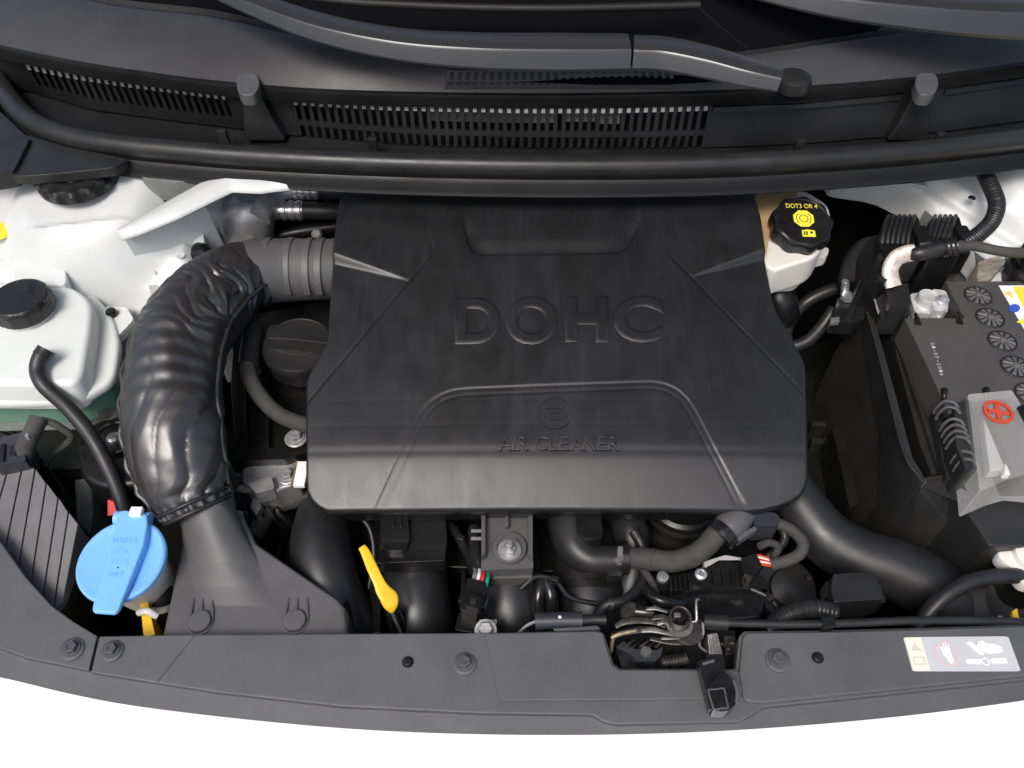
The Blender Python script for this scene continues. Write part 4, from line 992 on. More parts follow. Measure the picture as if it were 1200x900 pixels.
def right_fender():
    t = thing('inner_fender', 'greyish white inner fender panel beside the battery with a raised flange', 'fender', W(1150, 330, -.05))
    def f(u, v):
        py = 170 + 175 * v
        x0 = float(np.interp(py, [170, 204, 214, 222, 240, 262, 282, 300, 345], [960, 980, 1050, 1066, 1084, 1106, 1130, 1146, 1150])); px = x0 + (1340 - x0) * u
        z = float(np.interp(py, [170, 230, 290, 345], [.050, .030, .012, -.02])); p = W(px, py, z)
        q = (py - (214 + .62 * (px - 1085))); p.z += .012 * float(sstep(np.array(-q), -7, 7)) ; p.z -= .006 * math.exp(-((q - 20) / 7) ** 2)
        r = math.hypot(px - 1215, (py - 225) * 1.2); p.z += .02 * (1 - float(sstep(np.array(r), 40, 70)))
        p.z -= .03 * max(0, (.06 - u) / .06) ** 2
        return p
    add('sheet', grid(f, 80, 70), 'inner', t)
    def lip(u, v):
        x = 985 + 100 * u; y = float(np.interp(x, [985, 1010, 1040, 1060, 1085], [212, 208.5, 208, 211, 216])); p = W(x, y + 5 * v, .044); return p
    o = add('lip', grid(lip, 24, 3), 'inner', t); md = o.modifiers.new('thick', 'SOLIDIFY'); md.thickness = .002
    def wall(u, v):
        x = 1084 + 160 * u; top = W(x, float(np.interp(x, [1084, 1130, 1160, 1244], [246, 286, 308, 332])), float(np.interp(x, [1084, 1130, 1244], [.026, .012, .0])) - .004); p = top + Vector((0, .004 * v, -.11 * v)); return p
    add('inner_wall', grid(wall, 20, 10), 'greyfelt', t)
    add('seam_sealer', prism([(1146, 306), (1172, 298), (1180, 306), (1160, 328), (1146, 330)], [.008, .009, .007, -.004, -.006], -.04, .002), 'sealerdirty', t)
    add('slot', lathe([(.004, 0), (.003, .001), (0, .001)], W(1139, 232, .045), seg=12), 'black', t)
    c = thing('wiring_conduit', 'ribbed black conduit hanging over the right inner fender', 'conduit', W(1145, 280, .03))
    add('conduit', tube(pp([(1148, 192, .070), (1159, 214, .068), (1168, 238, .064), (1163, 258, .058), (1150, 272, .050), (1130, 286, .042)]), .0076, 150, 14, ripple=lambda s: 1 + .07 * (math.sin(s * 2 * math.pi * 40) > 0)), 'hose', c, wn=False)
    b = thing('strut_boot', 'black round boot at the edge of the right fender', 'boot', W(1195, 320, .0))
    add('boot', lathe([(.022, -.05), (.024, .0), (.022, .006), (.018, .004), (.016, .02), (0, .022)], W(1206, 312, .005), seg=30), 'gloss', b)
right_fender()
def relays():
    t = thing('fuse_connector', 'pair of black ribbed wiring connectors behind the battery', 'connector', W(1060, 300, -.03))
    for x0, x1, y0, y1, n in ((1032, 1084, 252, 300, 6), (1086, 1132, 252, 292, 5)):
        add('shell', prism(rnd([(x0 + 4, y0 + 4), (x1 - 8, y0), (x1 + 2, y1 - 6), (x0 + 6, y1), (x0 - 4, y1 - 18)], 5), .036, -.03, .003), 'black', t)
        for i in range(n):
            x = x0 + 6 + (x1 - x0 - 22) * i / (n - 1)
            add('rib', tube(pp([(x - 6, y1 - 6, .030), (x - 3, y0 + 22, .040), (x + 1, y0 + 8, .0405), (x + 4, y0 + 1, .034)]), .0022, 14, 6), 'rubber', t)
        add('latch', prism(rnd([(x1 - 14, y0 + 12), (x1 + 1, y0 + 12), (x1 + 8, y1 - 16), (x1 - 6, y1 - 15)], 2), .044, .02, .0015), 'gloss', t)
        add('latch_edge', prism([(x1 - 6, y1 - 16), (x1 + 9, y1 - 17), (x1 + 9, y1 - 10), (x1 - 6, y1 - 9)], .045, .03, .001), 'duct', t)
    add('lower_shell', prism(rnd([(1006, 300), (1020, 276), (1046, 272), (1054, 300), (1040, 330), (1010, 330)], 6), .022, -.06, .004), 'black', t)
    add('cap', prism(rnd([(1026, 300), (1048, 282), (1052, 288), (1032, 306)], 3), .032, .01, .0015), 'rubber', t)
    add('shroud', tube(pp([(1000, 338, -.01), (1006, 312, .0), (1020, 296, .004), (1038, 306, -.002), (1042, 334, -.02)]), .017, 24, 14), 'rubber', t)
    for x in (1078, 1100, 1122): add('plug', box(W(x, 304, .0), (.012, .014, .03), .002), 'black', t)
    c = thing('battery_cable', 'grey battery cable with bare braided end and black crimp sleeve', 'cable', W(1120, 300, -.0))
    add('braid', tube(pp([(1047, 336, .014), (1043, 318, .024), (1049, 304, .032), (1060, 298, .036), (1071, 296, .038)]), .0088, 30, 14, flat=.6), 'copper', c)
    add('crimp_sleeve', tube(pp([(1068, 297, .038), (1078, 297, .040), (1095, 293, .042), (1112, 289, .044)]), [.0062, .0075, .0078, .0086], 20, 14), 'hose', c)
    add('crimp_ring', tube(pp([(1103, 291, .043), (1110, 290, .0438), (1118, 289, .0445)]), .0092, 12, 16, ripple=lambda s: 1 + .08 * (math.sin(s * 19) > 0)), 'gloss', c)
    add('cable', tube(pp([(1114, 289, .044), (1140, 288, .045), (1165, 293, .045), (1190, 296, .045), (1240, 296, .045)]), .0050, 30, 12), 'tape', c)
    w = thing('ground_cable', 'thick black cable looping beside the brake reservoir', 'cable', W(945, 410, -.1))
    add('cable', tube(pp([(1000, 335, -.02), (968, 342, -.035), (940, 358, -.05), (922, 385, -.06), (925, 405, -.065), (945, 400, -.06), (962, 384, -.05), (978, 362, -.035)]), .0068, 60, 12), 'hose', w)
    b = thing('ground_lug', 'shiny metal ground lug with bolts on a black bracket', 'terminal', W(990, 370, -.03))
    add('plate', prism([(975, 376), (980, 352), (992, 338), (1012, 342), (1014, 372), (1002, 378)], -.012, -.03, .001), 'gloss', b)
    add('tab', prism([(974, 372), (984, 371), (984, 377), (974, 378)], -.009, -.014, .0006), 'steel', b)
    add('bolt', lathe([(.0042, 0), (.0042, .016), (.003, .018), (0, .018)], W(990, 345, -.012), (-.25, .1, 1), seg=14), 'steel', b)
    add('nut', lathe([(.0065, 0), (.0065, .005), (0, .0055)], W(992, 350, -.011), seg=6, smooth=20), 'steel', b)
    add('nut', lathe([(.0055, 0), (.0055, .004), (0, .0052)], W(1004, 353, -.011), seg=12), 'steel', b)
relays()
def battery():
    t = thing('car_battery', 'dark car battery with round finned cell caps and warning sticker', 'battery', W(1150, 500, -.19))
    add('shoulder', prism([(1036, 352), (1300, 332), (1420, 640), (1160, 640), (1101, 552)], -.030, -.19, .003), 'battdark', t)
    lid = [(1108, 329), (1300, 329), (1420, 560), (1190, 560), (1158, 484), (1112, 484), (1060, 372), (1130, 372)]
    add('lid', prism(lid, 0, -.032, .0016, 2), 'batt', t)
    for x, y in ((1146, 347), (1160, 373), (1174.5, 400), (1190, 430), (1207, 462)):
        c = W(x, y, .0); r = .0138
        cap = add('cell_cap', join(lathe([(r * .97, .0005), (0, .0006)], c, seg=40), lathe([(r * .86, .0), (r * .88, .0016), (r * .95, .0016), (r * 1.0, .0003)], c, seg=40)), 'kprint', t)  # black disc paints in the shade of the gaps between fins
        for k in range(11):
            a = 2 * math.pi * k / 11 + .2; d = Vector((math.cos(a), math.sin(a), 0)); n = Vector((-d.y, d.x, 0))
            p = [c + d * r * .24 + n * r * .03, c + d * r * .24 - n * r * .03, c + d * r * .84 - n * r * .15, c + d * r * .84 + n * r * .15]
            top = [q + Vector((0, 0, .0028 if i < 2 else .0013)) for i, q in enumerate(p)]
            add('fin', prism_w(top, -.0003, .0003, 1), 'battfin', cap)
        add('hub', lathe([(r * .26, 0), (r * .24, .0026), (r * .12, .0034), (0, .0034)], c, seg=16), 'battfin', cap)
    m = quadmap([(1302, 560), (1420, 560), (1290, 335), (1170, 335)], 0)
    st = add('warning_label', decal([(0, 0), (1, 0), (1, 1), (0, 1)], m, .0006, .0005), 'paper', t, label='white and yellow battery warning sticker')
    def sq(px, py): return W(px, py, .0009)
    def dc(name, px, mt, h=.0010):
        top = [W(x, y, h) for x, y in px]; return add(name, prism_w(top, h - .0003, 0), mt, st)
    dc('label_panel', [(1187, 336), (1270, 336), (1330, 440), (1242, 440)], 'yprint')
    dc('label_symbol', [(1175, 343.5), (1184.5, 340.5), (1188.5, 349)], 'yprint', .0012); dc('label_symbol', [(1177.5, 343.5), (1183.5, 342), (1186, 347)], 'creamdark', .0014)
    dc('label_symbol', [(x, y) for x, y in circ(1189, 361, 4.8, 6.5, 20)], 'bprint', .0012)
    dc('label_symbol', [(1191, 377), (1201, 373), (1206, 382)], 'yprint', .0012)
    dc('label_symbol', [(x, y) for x, y in circ(1193.5, 340, .9, 1.2, 10)], 'creamdark', .0014)
    m2 = quadmap([(1101, 441), (1105, 440), (1097, 402), (1090, 402)], 0)
    # date code printed down the lid
    s = '01-07-2016'
    for i, ch in enumerate(s):
        v = i / 10; bx = 1090 + 12 * v; by = 402 + 40 * v
        q = quadmap([(bx, by), (bx + 1.0, by + 2.5), (bx + 5.2, by + 2.3), (bx + 4.2, by - .2)], 0)
        if ch == '-': add('digit', decal([(.1, .42), (.9, .42), (.9, .56), (.1, .56)], q, .0005), 'greytext', t, wn=False)
        else: add('digit', text_mesh(ch, q, .0005), 'greytext', t, wn=False)
    for x, y in ((1076, 380), (1125, 379), (1107, 457), (1156, 456)):
        add('vent_plug', tube([W(x, y, .0015), W(x - 1, y - 6, .001), W(x - 3, y - 12, -.004)] if y < 400 else [W(x, y, .0015), W(x - .5, y + 8, .001), W(x + 0, y + 22, -.01)], [.0032, .0024, .0018], 8, 10), 'black', t)
    # negative terminal
    c = thing('battery_clamp', 'silver lead terminal clamp with nut on the battery', 'terminal clamp', W(1080, 365, -.03))
    add('post', lathe([(.0125, -.004), (.0122, .004), (.0105, .006), (.0100, .020), (.0092, .0215), (.0072, .0205), (0, .021)], W(1079, 364, -.024), seg=30), 'lead', c)
    add('jaw', prism(rnd([(1066, 344), (1094, 340), (1112, 350), (1111, 366), (1096, 368), (1072, 366)], 4), -.012, -.022, .0018), 'lead', c)
    add('lug', prism(rnd([(1092, 338), (1108, 340), (1112, 348), (1110, 364), (1094, 364)], 4), -.004, -.016, .002), 'lead', c)
    add('nut', lathe([(.0068, 0), (.0068, .004), (.004, .0045), (.004, .009), (0, .0095)], W(1103, 354, -.004), (-.1, -.3, 1), seg=6, smooth=20), 'steel', c)
    add('bolt_tail', lathe([(.003, 0), (.003, .008), (0, .0085)], W(1098, 370, -.016), (0, -1, .1), seg=12), 'steel', c)
    add('washer', lathe([(.019, -.001), (.019, .001), (0, .0012)], W(1078, 370, -.0285), seg=30), 'gloss', c)
    k = thing('terminal_cap', 'square black plastic cap with a metal edge beside the terminal clamp', 'terminal cap', W(1045, 370, -.03))
    add('block', prism(rnd([(1036, 335), (1064, 332), (1068, 356), (1062, 360), (1044, 360)], 1), .008, -.028, .0015), 'battdark', k)
    add('front', prism(rnd([(1030, 352), (1066, 352), (1066, 370), (1032, 371)], 1), -.006, -.032, .001), 'battdark', k)
    add('side', prism([(1020, 338), (1030, 335), (1041, 360), (1032, 371)], [.004, .004, -.006, -.012], -.03, .001), 'gloss', k)
    add('metal_edge', tube(pp([(1021, 338, .003), (1026, 355, -.004), (1032, 371, -.0125), (1048, 372, -.0125), (1066, 372, -.0125)]), .0009, 30, 6), 'steel', k)
    # tray
    y = thing('battery_tray', 'deep black plastic tray wall standing round the battery', 'battery tray', W(1030, 560, -.22))
    add('side_wall', prism([(1012, 352), (1018, 352), (1034, 404), (1050, 462), (1070, 536), (1086, 562), (1080, 566), (1063, 542), (1042, 466), (1027, 410)], -.022, -.23, .0014), 'tray', y)
    add('outer_wall', prism([(1000, 372), (1012, 356), (1028, 412), (1043, 468), (1062, 540), (1078, 570), (1060, 640), (1000, 600), (975, 480), (975, 420)], [-.05, -.026, -.026, -.026, -.028, -.030, -.10, -.14, -.12, -.08], -.26, .004), 'tray', y)
    add('front_wall', prism([(1084, 558), (1118, 553), (1160, 600), (1300, 600), (1300, 640), (1120, 625), (1078, 572)], [-.026, -.026, -.03, -.03, -.075, -.07, -.032], -.24, .003), 'tray', y)
    add('step', prism(rnd([(1040, 376), (1052, 374), (1106, 536), (1118, 556), (1092, 556), (1078, 520)], 5), -.036, -.10, .004), 'battdark', y)
    add('rim', tube(pp([(1012, 352, -.0215), (1027, 404, -.0215), (1041, 460, -.0215), (1060, 532, -.0215), (1080, 562, -.0225)]), .0016, 40, 8), 'tray', y)
    add('cross_rib', prism([(1072, 590), (1084, 572), (1088, 574), (1078, 594)], [-.06, -.034, -.034, -.06], -.1, .001), 'tray', y)
    # positive terminal cover
    p = thing('positive_terminal_cover', 'clear plastic terminal cover with a red plus sign on the battery', 'terminal cover', W(1170, 580, -.06))
    add('clear_shell', prism(rnd([(1134, 462), (1186, 457), (1200, 480), (1260, 548), (1262, 562), (1202, 556), (1180, 562), (1148, 576)], [3, 3, 4, 4, 4, 4, 4, 3]), [.013] * 0 or .012, -.028, .0022, 3), 'clear', p)
    add('inner_block', prism(rnd([(1118, 474), (1136, 466), (1146, 500), (1150, 545), (1132, 552), (1120, 520)], 5), .006, -.045, .004), 'battdark', p)
    add('fuse_plate', prism([(1150, 476), (1190, 470), (1220, 545), (1160, 552)], -.008, -.02, .002), 'greytext', p)
    add('bright_link', prism([(1176, 556), (1182, 520), (1200, 505), (1260, 505), (1260, 556)], -.004, -.012, .002), 'paper', p)
    add('hinge_pin', tube(pp([(1198, 478, .013), (1208, 496, .013)]), .005, 6, 10), 'gloss', p)
    zz = .0128
    ms = quadmap([(1153, 497), (1188, 497), (1186, 470), (1151, 470)], zz)
    def rr(r0, r1, h):
        V = []; F = []; n = 40
        for i in range(n):
            a = 2 * math.pi * i / n; d = Vector((math.cos(a), math.sin(a), 0)); o = ms(.5, .5, 0)
            for q, hh in ((r1, 0), (r1, h), (r0, h), (r0, 0)): V.append(o + d * q + Vector((0, 0, hh)))
        for i in range(n):
            j = (i + 1) % n
            for q in range(3): F.append((4 * i + q, 4 * j + q, 4 * j + q + 1, 4 * i + q + 1))
        return fixn(pyd(V, F, 30))
    sgn = add('plus_ring', rr(.0098, .0125, .0016), 'orange', p)
    o = ms(.5, .5, 0)
    for sx, sy in ((.0175, .0042), (.0042, .0175)): add('plus_bar', box(o + Vector((0, 0, .0008 + (.0001 if sx > sy else 0))), (sx, sy, .0014), .0003, (0, 0, rad(-12))), 'orange', sgn)
    for i, yy in enumerate((474, 481, 495, 502, 509, 516, 533, 542)):
        x0 = 1094 + (yy - 474) * .34
        add('spring_fin', tube(pp([(x0, yy + 10, -.012), (x0 + 5, yy + 2, -.002), (x0 + 14, yy - 4, .006), (x0 + 24, yy - 2, .008), (x0 + 29, yy + 4, .006)]), .0014, 24, 6), 'duct', p)  # grey on black fins paints in the highlights they catch
    for yy in (488, 524, 550): add('latch', box(W(1112 + (yy - 488) * .3, yy, -.006), (.014, .008, .008), .001), 'gloss', p)
    add('backing', prism(rnd([(1092, 480), (1108, 474), (1128, 556), (1110, 562)], 4), -.020, -.05, .003), 'battdark', p)
battery()

# ================================================================== FRONT OF THE ENGINE (below the cover)
def front_engine():
    t = thing('intake_manifold', 'black plastic intake manifold runners below the engine cover', 'intake manifold', W(520, 740, -.3))
    def run(pts, name='runner', m='black', n=40, seg=28): add(name, tube(pp([q[:3] for q in pts]), [R(q[3], q[1], q[2]) for q in pts], n, seg), m, t)
    run([(380, 596, -.075, 30), (376, 640, -.075, 36), (384, 690, -.085, 38), (405, 740, -.11, 38), (430, 790, -.15, 36)], m='runner')
    run([(486, 640, -.11, 36), (488, 690, -.105, 38), (494, 740, -.12, 38), (500, 790, -.16, 36)], m='runner')
    run([(592, 640, -.11, 40), (596, 690, -.105, 42), (600, 740, -.12, 42), (606, 790, -.16, 40)], m='runner')
    run([(688, 640, -.12, 40), (690, 690, -.115, 42), (690, 740, -.13, 42), (690, 790, -.17, 40)], m='runner')
    run([(722, 590, -.10, 22), (738, 620, -.09, 21), (742, 655, -.10, 20), (736, 700, -.12, 24), (722, 750, -.15, 26)], m='hose')
    add('small_loop', tube(pp([(632, 745, -.10), (631, 700, -.078), (638, 680, -.074), (646, 700, -.078), (646, 745, -.10)]), .0055, 40, 12), 'gloss', t)
    add('plenum', prism(rnd([(350, 560), (900, 560), (900, 660), (780, 680), (640, 670), (420, 660), (350, 640)], 12), -.115, -.3, .01, 3), 'black', t)
    add('flange', prism(rnd([(345, 618), (358, 610), (362, 650), (356, 700), (344, 690)], 3), -.10, -.16, .002), 'black', t)
    add('web', prism([(520, 660), (556, 628), (562, 640), (530, 676)], -.085, -.12, .002), 'black', t)
    add('clip_stub', prism(rnd([(400, 690), (412, 712), (412, 745), (396, 745)], 3), -.07, -.1, .002), 'gloss', t)
    # plate bracket
    b = thing('cover_bracket', 'glossy black bracket plate with a zinc stud and a black bolt', 'bracket', W(482, 655, -.1))
    add('plate', prism(rnd([(446, 606), (522, 604), (524, 632), (521, 657), (444, 660)], [2, 2, 2, 3, 3]), -.058, -.075, .0022, 3), 'gloss', b)
    add('boss', prism(rnd([(449, 600), (478, 600), (480, 632), (476, 645), (452, 646), (447, 632)], [2, 2, 6, 8, 8, 6]), -.052, -.066, .002, 3), 'gloss', b)
    for x in (461, 469.5): add('rib', prism([(x - 1, 598), (x + 1, 598), (x + 1, 616), (x - 1, 616)], -.0495, -.06, .0004), 'rubber', b)
    add('stud', lathe([(.0085, 0), (.0085, .002), (.006, .0022), (.0060, .0068), (.0048, .008), (.0042, .0085), (.0042, .0125), (.0032, .0138), (0, .0138)], W(463, 630, -.052), (0, -.1, 1), seg=24), 'steel', b)
    add('bolt', bolt_mesh(.0055, .006, 1.6), 'gloss', b); at(b.children[-1], W(492, 632, -.058))
    # mount bracket
    m = thing('mount_bracket', 'grey cast bracket with flanges and a zinc stud on a rubber washer', 'bracket', W(596, 660, -.1))
    add('plate', prism(rnd([(564, 590), (624, 590), (625, 666), (564, 668)], 2), -.050, -.066, .001), 'duct', m)
    add('flange', prism([(564, 588), (569, 588), (569, 648), (564, 652)], -.040, -.06, .0008), 'duct', m); add('flange', prism([(619, 588), (624.5, 588), (624.5, 652), (619, 648)], -.040, -.06, .0008), 'duct', m)
    add('rib', prism([(592, 588), (596, 588), (596, 616), (592, 616)], -.043, -.056, .0006), 'duct', m)
    add('front_lip', prism([(576, 668), (624, 667), (624, 677), (576, 678)], -.062, -.075, .0006), 'duct', m)
    add('rubber_washer', lathe([(.0148, -.002), (.0150, .003), (.0142, .0045), (.0108, .0048), (.0106, .0035), (0, .0035)], W(597, 644, -.050), seg=40), 'duct', m)
    s = add('stud', join(lathe([(.0098, 0), (.0098, .0010), (.0062, .0012)], W(597, 645, -.0455), seg=28), lathe([(.0058, .001), (.0058, .005), (.0048, .006), (.003, .006)], W(597, 645, -.0455), seg=6, smooth=20), lathe([(.0030, .005), (.0030, .0130), (.0020, .0142), (0, .0142)], W(597, 645, -.0455), (0, -.05, 1), seg=16)), 'alu', m)
    add('pins', tube(pp([(552, 622, -.055), (560, 622, -.055), (568, 622, -.055)]), .0016, 6, 6), 'steel', m); add('pins', tube(pp([(552, 631, -.055), (560, 631, -.055), (568, 631, -.055)]), .0016, 6, 6), 'steel', m)
    # dipstick
    d = thing('dipstick', 'yellow plastic oil dipstick handle with a flat tail', 'dipstick', W(455, 712, -.1))
    def dip():
        V = []; F = []; L = [(424, 641, -.028, 4.5), (428, 647, -.029, 5.4), (436, 665, -.032, 6.4), (444, 682, -.036, 6.8), (449, 692, -.039, 8.6), (456, 701, -.044, 10.8), (458, 708, -.048, 9), (459, 713, -.052, 4)]
        Q = spline([(*W(*q[:3]), R(q[3], q[1], q[2])) for q in L], 36)
        for i, q in enumerate(Q):
            p = Vector(q[:3]); a = (Vector(Q[min(i + 1, 36)][:3]) - Vector(Q[max(i - 1, 0)][:3])).normalized(); o = a.cross(Vector((0, 0, 1))).normalized(); u = o.cross(a); th = .0016 + .0035 * float(sstep(np.array(i / 36), .55, .85))
            for k in range(14):
                an = 2 * math.pi * k / 14; ca, sa = math.cos(an), math.sin(an); V.append(p + o * q[3] * math.copysign(abs(ca) ** .6, ca) + u * th * math.copysign(abs(sa) ** .6, sa))
        for i in range(36):
            for k in range(14): F.append((i * 14 + k, i * 14 + (k + 1) % 14, i * 14 + 14 + (k + 1) % 14, i * 14 + 14 + k))
        F.append(list(range(14))); F.append([36 * 14 + k for k in range(14)]); return fixn(pyd(V, F, 50))
    add('handle', dip(), 'yellow', d)
    add('rod', tube(pp([(456, 708, -.055), (464, 728, -.075), (472, 746, -.095)]), .0014, 10, 8), 'steel', d)
    add('guide_tube', tube(pp([(460, 716, -.07), (470, 740, -.10), (480, 780, -.16)]), .006, 10, 12), 'black', d)
    # injector connector
    c = thing('injector_plug', 'black wiring plug with pink and green wires below the mount bracket', 'connector', W(550, 735, -.12))
    ax = Vector((-.30, -1, -.35)).normalized()
    add('plug', prism(rnd([(548, 676), (570, 682), (568, 700), (560, 720), (538, 714), (542, 696)], 3), -.045, -.075, .002), 'gloss', c)
    add('latch_frame', prism(rnd([(548, 694), (566, 698), (561, 714), (544, 709)], 2), -.041, -.048, .001), 'black', c)
    add('latch', prism(rnd([(552, 699), (559, 701), (557, 708), (550, 706)], 1), -.039, -.044, .0006), 'rubber', c)
    for q in ([(540, 694), (545, 690), (542, 706), (536, 704)], [(566, 700), (572, 696), (568, 712), (562, 714)]): add('wing', prism(q, -.05, -.06, .001), 'gloss', c)
    add('collar', prism(rnd([(538, 716), (560, 722), (556, 742), (532, 738)], 4), -.058, -.1, .002), 'black', c)
    for x, y, mm in ((566, 676, 'red'), (561, 675, 'wirew'), (571, 680, 'coolant'), (556, 675, 'greyfelt')):
        add('wire', tube(pp([(x - 2, y + 8, -.052), (x, y, -.05), (x + 1, y - 7, -.055), (x - 4, y - 18, -.07)]), .0017, 14, 8), mm, c)
    add('loom', tube(pp([(562, 672, -.058), (557, 650, -.07), (556, 620, -.08)]), .006, 20, 10, ripple=lambda s: 1 + .08 * (math.sin(s * 60) > 0)), 'hose', c)
    n = thing('zinc_nut', 'bright zinc nut on a stud just behind the front panel', 'nut', W(570, 745, -.06))
    add('nut', join(lathe([(.0088, -.004), (.0088, -.002), (.006, -.0018)], W(569, 738, -.045), (0, -.2, 1), seg=24), lathe([(.0062, -.002), (.0062, .003), (.005, .004), (0, .004)], W(569, 738, -.045), (0, -.2, 1), seg=6, smooth=20)), 'alu', n); add('tab', box(W(572, 729, -.052), (.014, .004, .002), .0005), 'alu', n)
    # vent elbow
    e = thing('vent_elbow', 'satin black plastic elbow with a bolt feeding a taped hose', 'elbow', W(680, 665, -.09))
    add('elbow', tube(pp([(672, 598, -.055), (672, 625, -.054), (676, 645, -.054), (692, 655, -.054), (710, 656, -.054), (734, 656, -.054)]), [.0230, .0225, .0200, .0155, .0135, .0135], 40, 28), 'panel', e) if False else None
    add('elbow', tube(pp([(670, 590, -.060), (670, 618, -.060), (674, 640, -.060), (690, 654, -.060), (712, 656, -.060), (736, 655, -.060)]), [R(28, 590, -.06), R(27, 618, -.06), R(23, 640, -.06), R(18.5, 654, -.06), R(17, 656, -.06), R(16.5, 655, -.06)], 50, 28), 'rubber', e)
    add('flange', prism(rnd([(640, 596), (706, 596), (706, 640), (733, 646), (734, 674), (662, 674), (640, 650)], [2, 4, 4, 3, 3, 22, 8], 8), -.066, -.080, .003, 3), 'black', e)
    add('boss', prism(rnd([(674, 592), (704, 592), (707, 630), (690, 634), (676, 624)], 6), -.038, -.070, .002), 'black', e)
    add('bolt', bolt_mesh(.0056, .007, 1.6), 'gloss', e); at(e.children[-1], W(688, 616, -.038))
    add('collar', tube(pp([(727, 654, -.058), (731, 654, -.058), (735, 654, -.058)]), .0145, 6, 24), 'gloss', e)
    add('clip', prism(rnd([(724, 640), (730, 640), (730, 657), (724, 657)], 1), -.042, -.05, .0006), 'steel', e)
    add('foot', prism(rnd([(712, 668), (730, 668), (729, 675), (712, 675)], 2), -.056, -.066, .001), 'rubber', e)
    h = thing('taped_hose', 'grey cloth taped hose running from the elbow to the metal connector', 'hose', W(790, 670, -.08))
    add('hose', tube(pp([(732, 653, -.056), (760, 655, -.056), (785, 658, -.055), (808, 653, -.052), (826, 641, -.047), (838, 628, -.042), (852, 612, -.037)]), .0092, 60, 18, disp=lambda s, a: .0004 * noise.noise(Vector((s * 20, math.cos(a), math.sin(a))))), 'tape', h)
    for x0, y0, x1, y1 in ((762, 655, 766, 656), (805, 654, 808, 653)): add('tape_edge', tube(pp([(x0, y0, -.0555), ((x0 + x1) / 2, (y0 + y1) / 2, -.0553), (x1, y1, -.055)]), .0097, 4, 18), 'tape', h)
    k = thing('sensor_connector', 'metallic grey sensor connector with a looping taped cable', 'connector', W(870, 620, -.07))
    d1 = (W(880, 592, -.03) - W(850, 622, -.036))
    add('body', tube(pp([(846, 626, -.040), (852, 619, -.039), (862, 609, -.039), (873, 598, -.041)]), [.0105, .0130, .0130, .0120], 16, 24), 'duct', k)
    add('band', tube(pp([(843, 629, -.039), (846, 626, -.038), (849, 623, -.0375)]), .0140, 6, 20), 'gloss', k)
    add('rail', prism([(862, 628), (884, 616), (888, 620), (866, 634)], -.036, -.045, .0008), 'duct', k)
    add('plug', prism(rnd([(884, 600), (908, 600), (914, 606), (913, 616), (884, 616)], 3), -.035, -.060, .003), 'greyc', k)
    add('cable', tube(pp([(908, 612, -.045), (926, 620, -.045), (940, 634, -.046), (938, 648, -.048), (922, 657, -.05), (903, 662, -.052)]), .0050, 50, 14), 'tape', k)
    add('cable', tube(pp([(914, 616, -.06), (920, 630, -.065), (910, 645, -.07), (895, 655, -.075)]), .004, 30, 10), 'hose', k)
    for j, mm in enumerate(('orange', 'wirew', 'red', 'wirew', 'orange')):
        add('wire', tube(pp([(906, 660 + j * 1.6 - 3, -.052), (898, 658 + j * 2 - 4, -.050), (888, 656 + j * 2.6 - 5, -.052), (880, 657 + 2 * j, -.055)]), .0013, 14, 6), mm, k)
    u = thing('throttle_actuator', 'black throttle actuator housing with moulded ribs behind the bonnet latch', 'throttle actuator', W(830, 730, -.14))
    add('housing', prism(rnd([(772, 684), (800, 672), (838, 662), (870, 664), (898, 676), (900, 700), (892, 726), (800, 732), (780, 716)], 6), -.075, -.15, .004, 3), 'gloss', u)
    add('lid', prism(rnd([(782, 690), (786, 674), (822, 668), (842, 656), (868, 656), (902, 682), (902, 690), (860, 690), (836, 688), (806, 694)], 3), -.064, -.085, .002, 2), 'black', u)
    add('foil_edge', prism([(824, 658), (850, 650), (880, 655), (876, 662), (848, 657), (826, 666)], -.064, -.072, .0008), 'greytext', u)
    for i in range(5): add('rib', prism([(784 + 5.5 * i, 674 - .6 * i), (786.6 + 5.5 * i, 674 - .6 * i), (788 + 5.5 * i, 692 - .6 * i), (785.4 + 5.5 * i, 692 - .6 * i)], -.058, -.07, .0006), 'black', u)
    for i in range(4): add('rib', prism([(834 + 11 * i, 664 + 1.5 * i), (837 + 11 * i, 664 + 1.5 * i), (840 + 11 * i, 686), (837 + 11 * i, 686)], -.059, -.07, .0006), 'black', u)
    add('plug', prism(rnd([(868, 654), (886, 648), (893, 662), (884, 676), (872, 672)], 2), -.048, -.07, .0015), 'gloss', u)
    add('screw', lathe([(.0052, 0), (.0052, .003), (.0035, .004), (.0025, .003), (0, .003)], W(821, 674, -.058), seg=18), 'steel', u); add('screw', lathe([(.0048, 0), (.0048, .004), (0, .005)], W(776, 678, -.055), seg=14), 'steel', u)
    add('screw_post', tube(pp([(776, 680, -.06), (777, 690, -.07), (778, 700, -.09)]), .0055, 6, 12), 'gloss', u)
    add('port', lathe([(.040, -.05), (.041, .0), (.038, .003), (.035, .001), (.034, .004), (.030, .006), (.028, .0), (0, -.002)], W(800, 585, -.10), (0, -.1, 1), seg=48), 'black', u)
    x = thing('drive_cable_sleeve', 'short grey cylinder on a thin wire lying behind the front panel', 'cable sleeve', W(665, 740, -.05))
    add('sleeve', tube(pp([(627, 728, -.032), (655, 727, -.032), (682, 727, -.032)]), [.0066, .0066, .0066], 14, 20), 'greyc', x); add('tip', tube(pp([(682, 727, -.032), (695, 726, -.032), (710, 726, -.032)]), [.0042, .0040, .0040], 12, 14), 'rubber', x)
    add('dot', lathe([(.0013, 0), (0, .0008)], W(656, 723, -.0254), seg=10), 'paper', x); add('wire', tube(pp([(628, 728, -.033), (616, 734, -.036), (606, 744, -.045)]), .0012, 10, 6), 'alu', x)
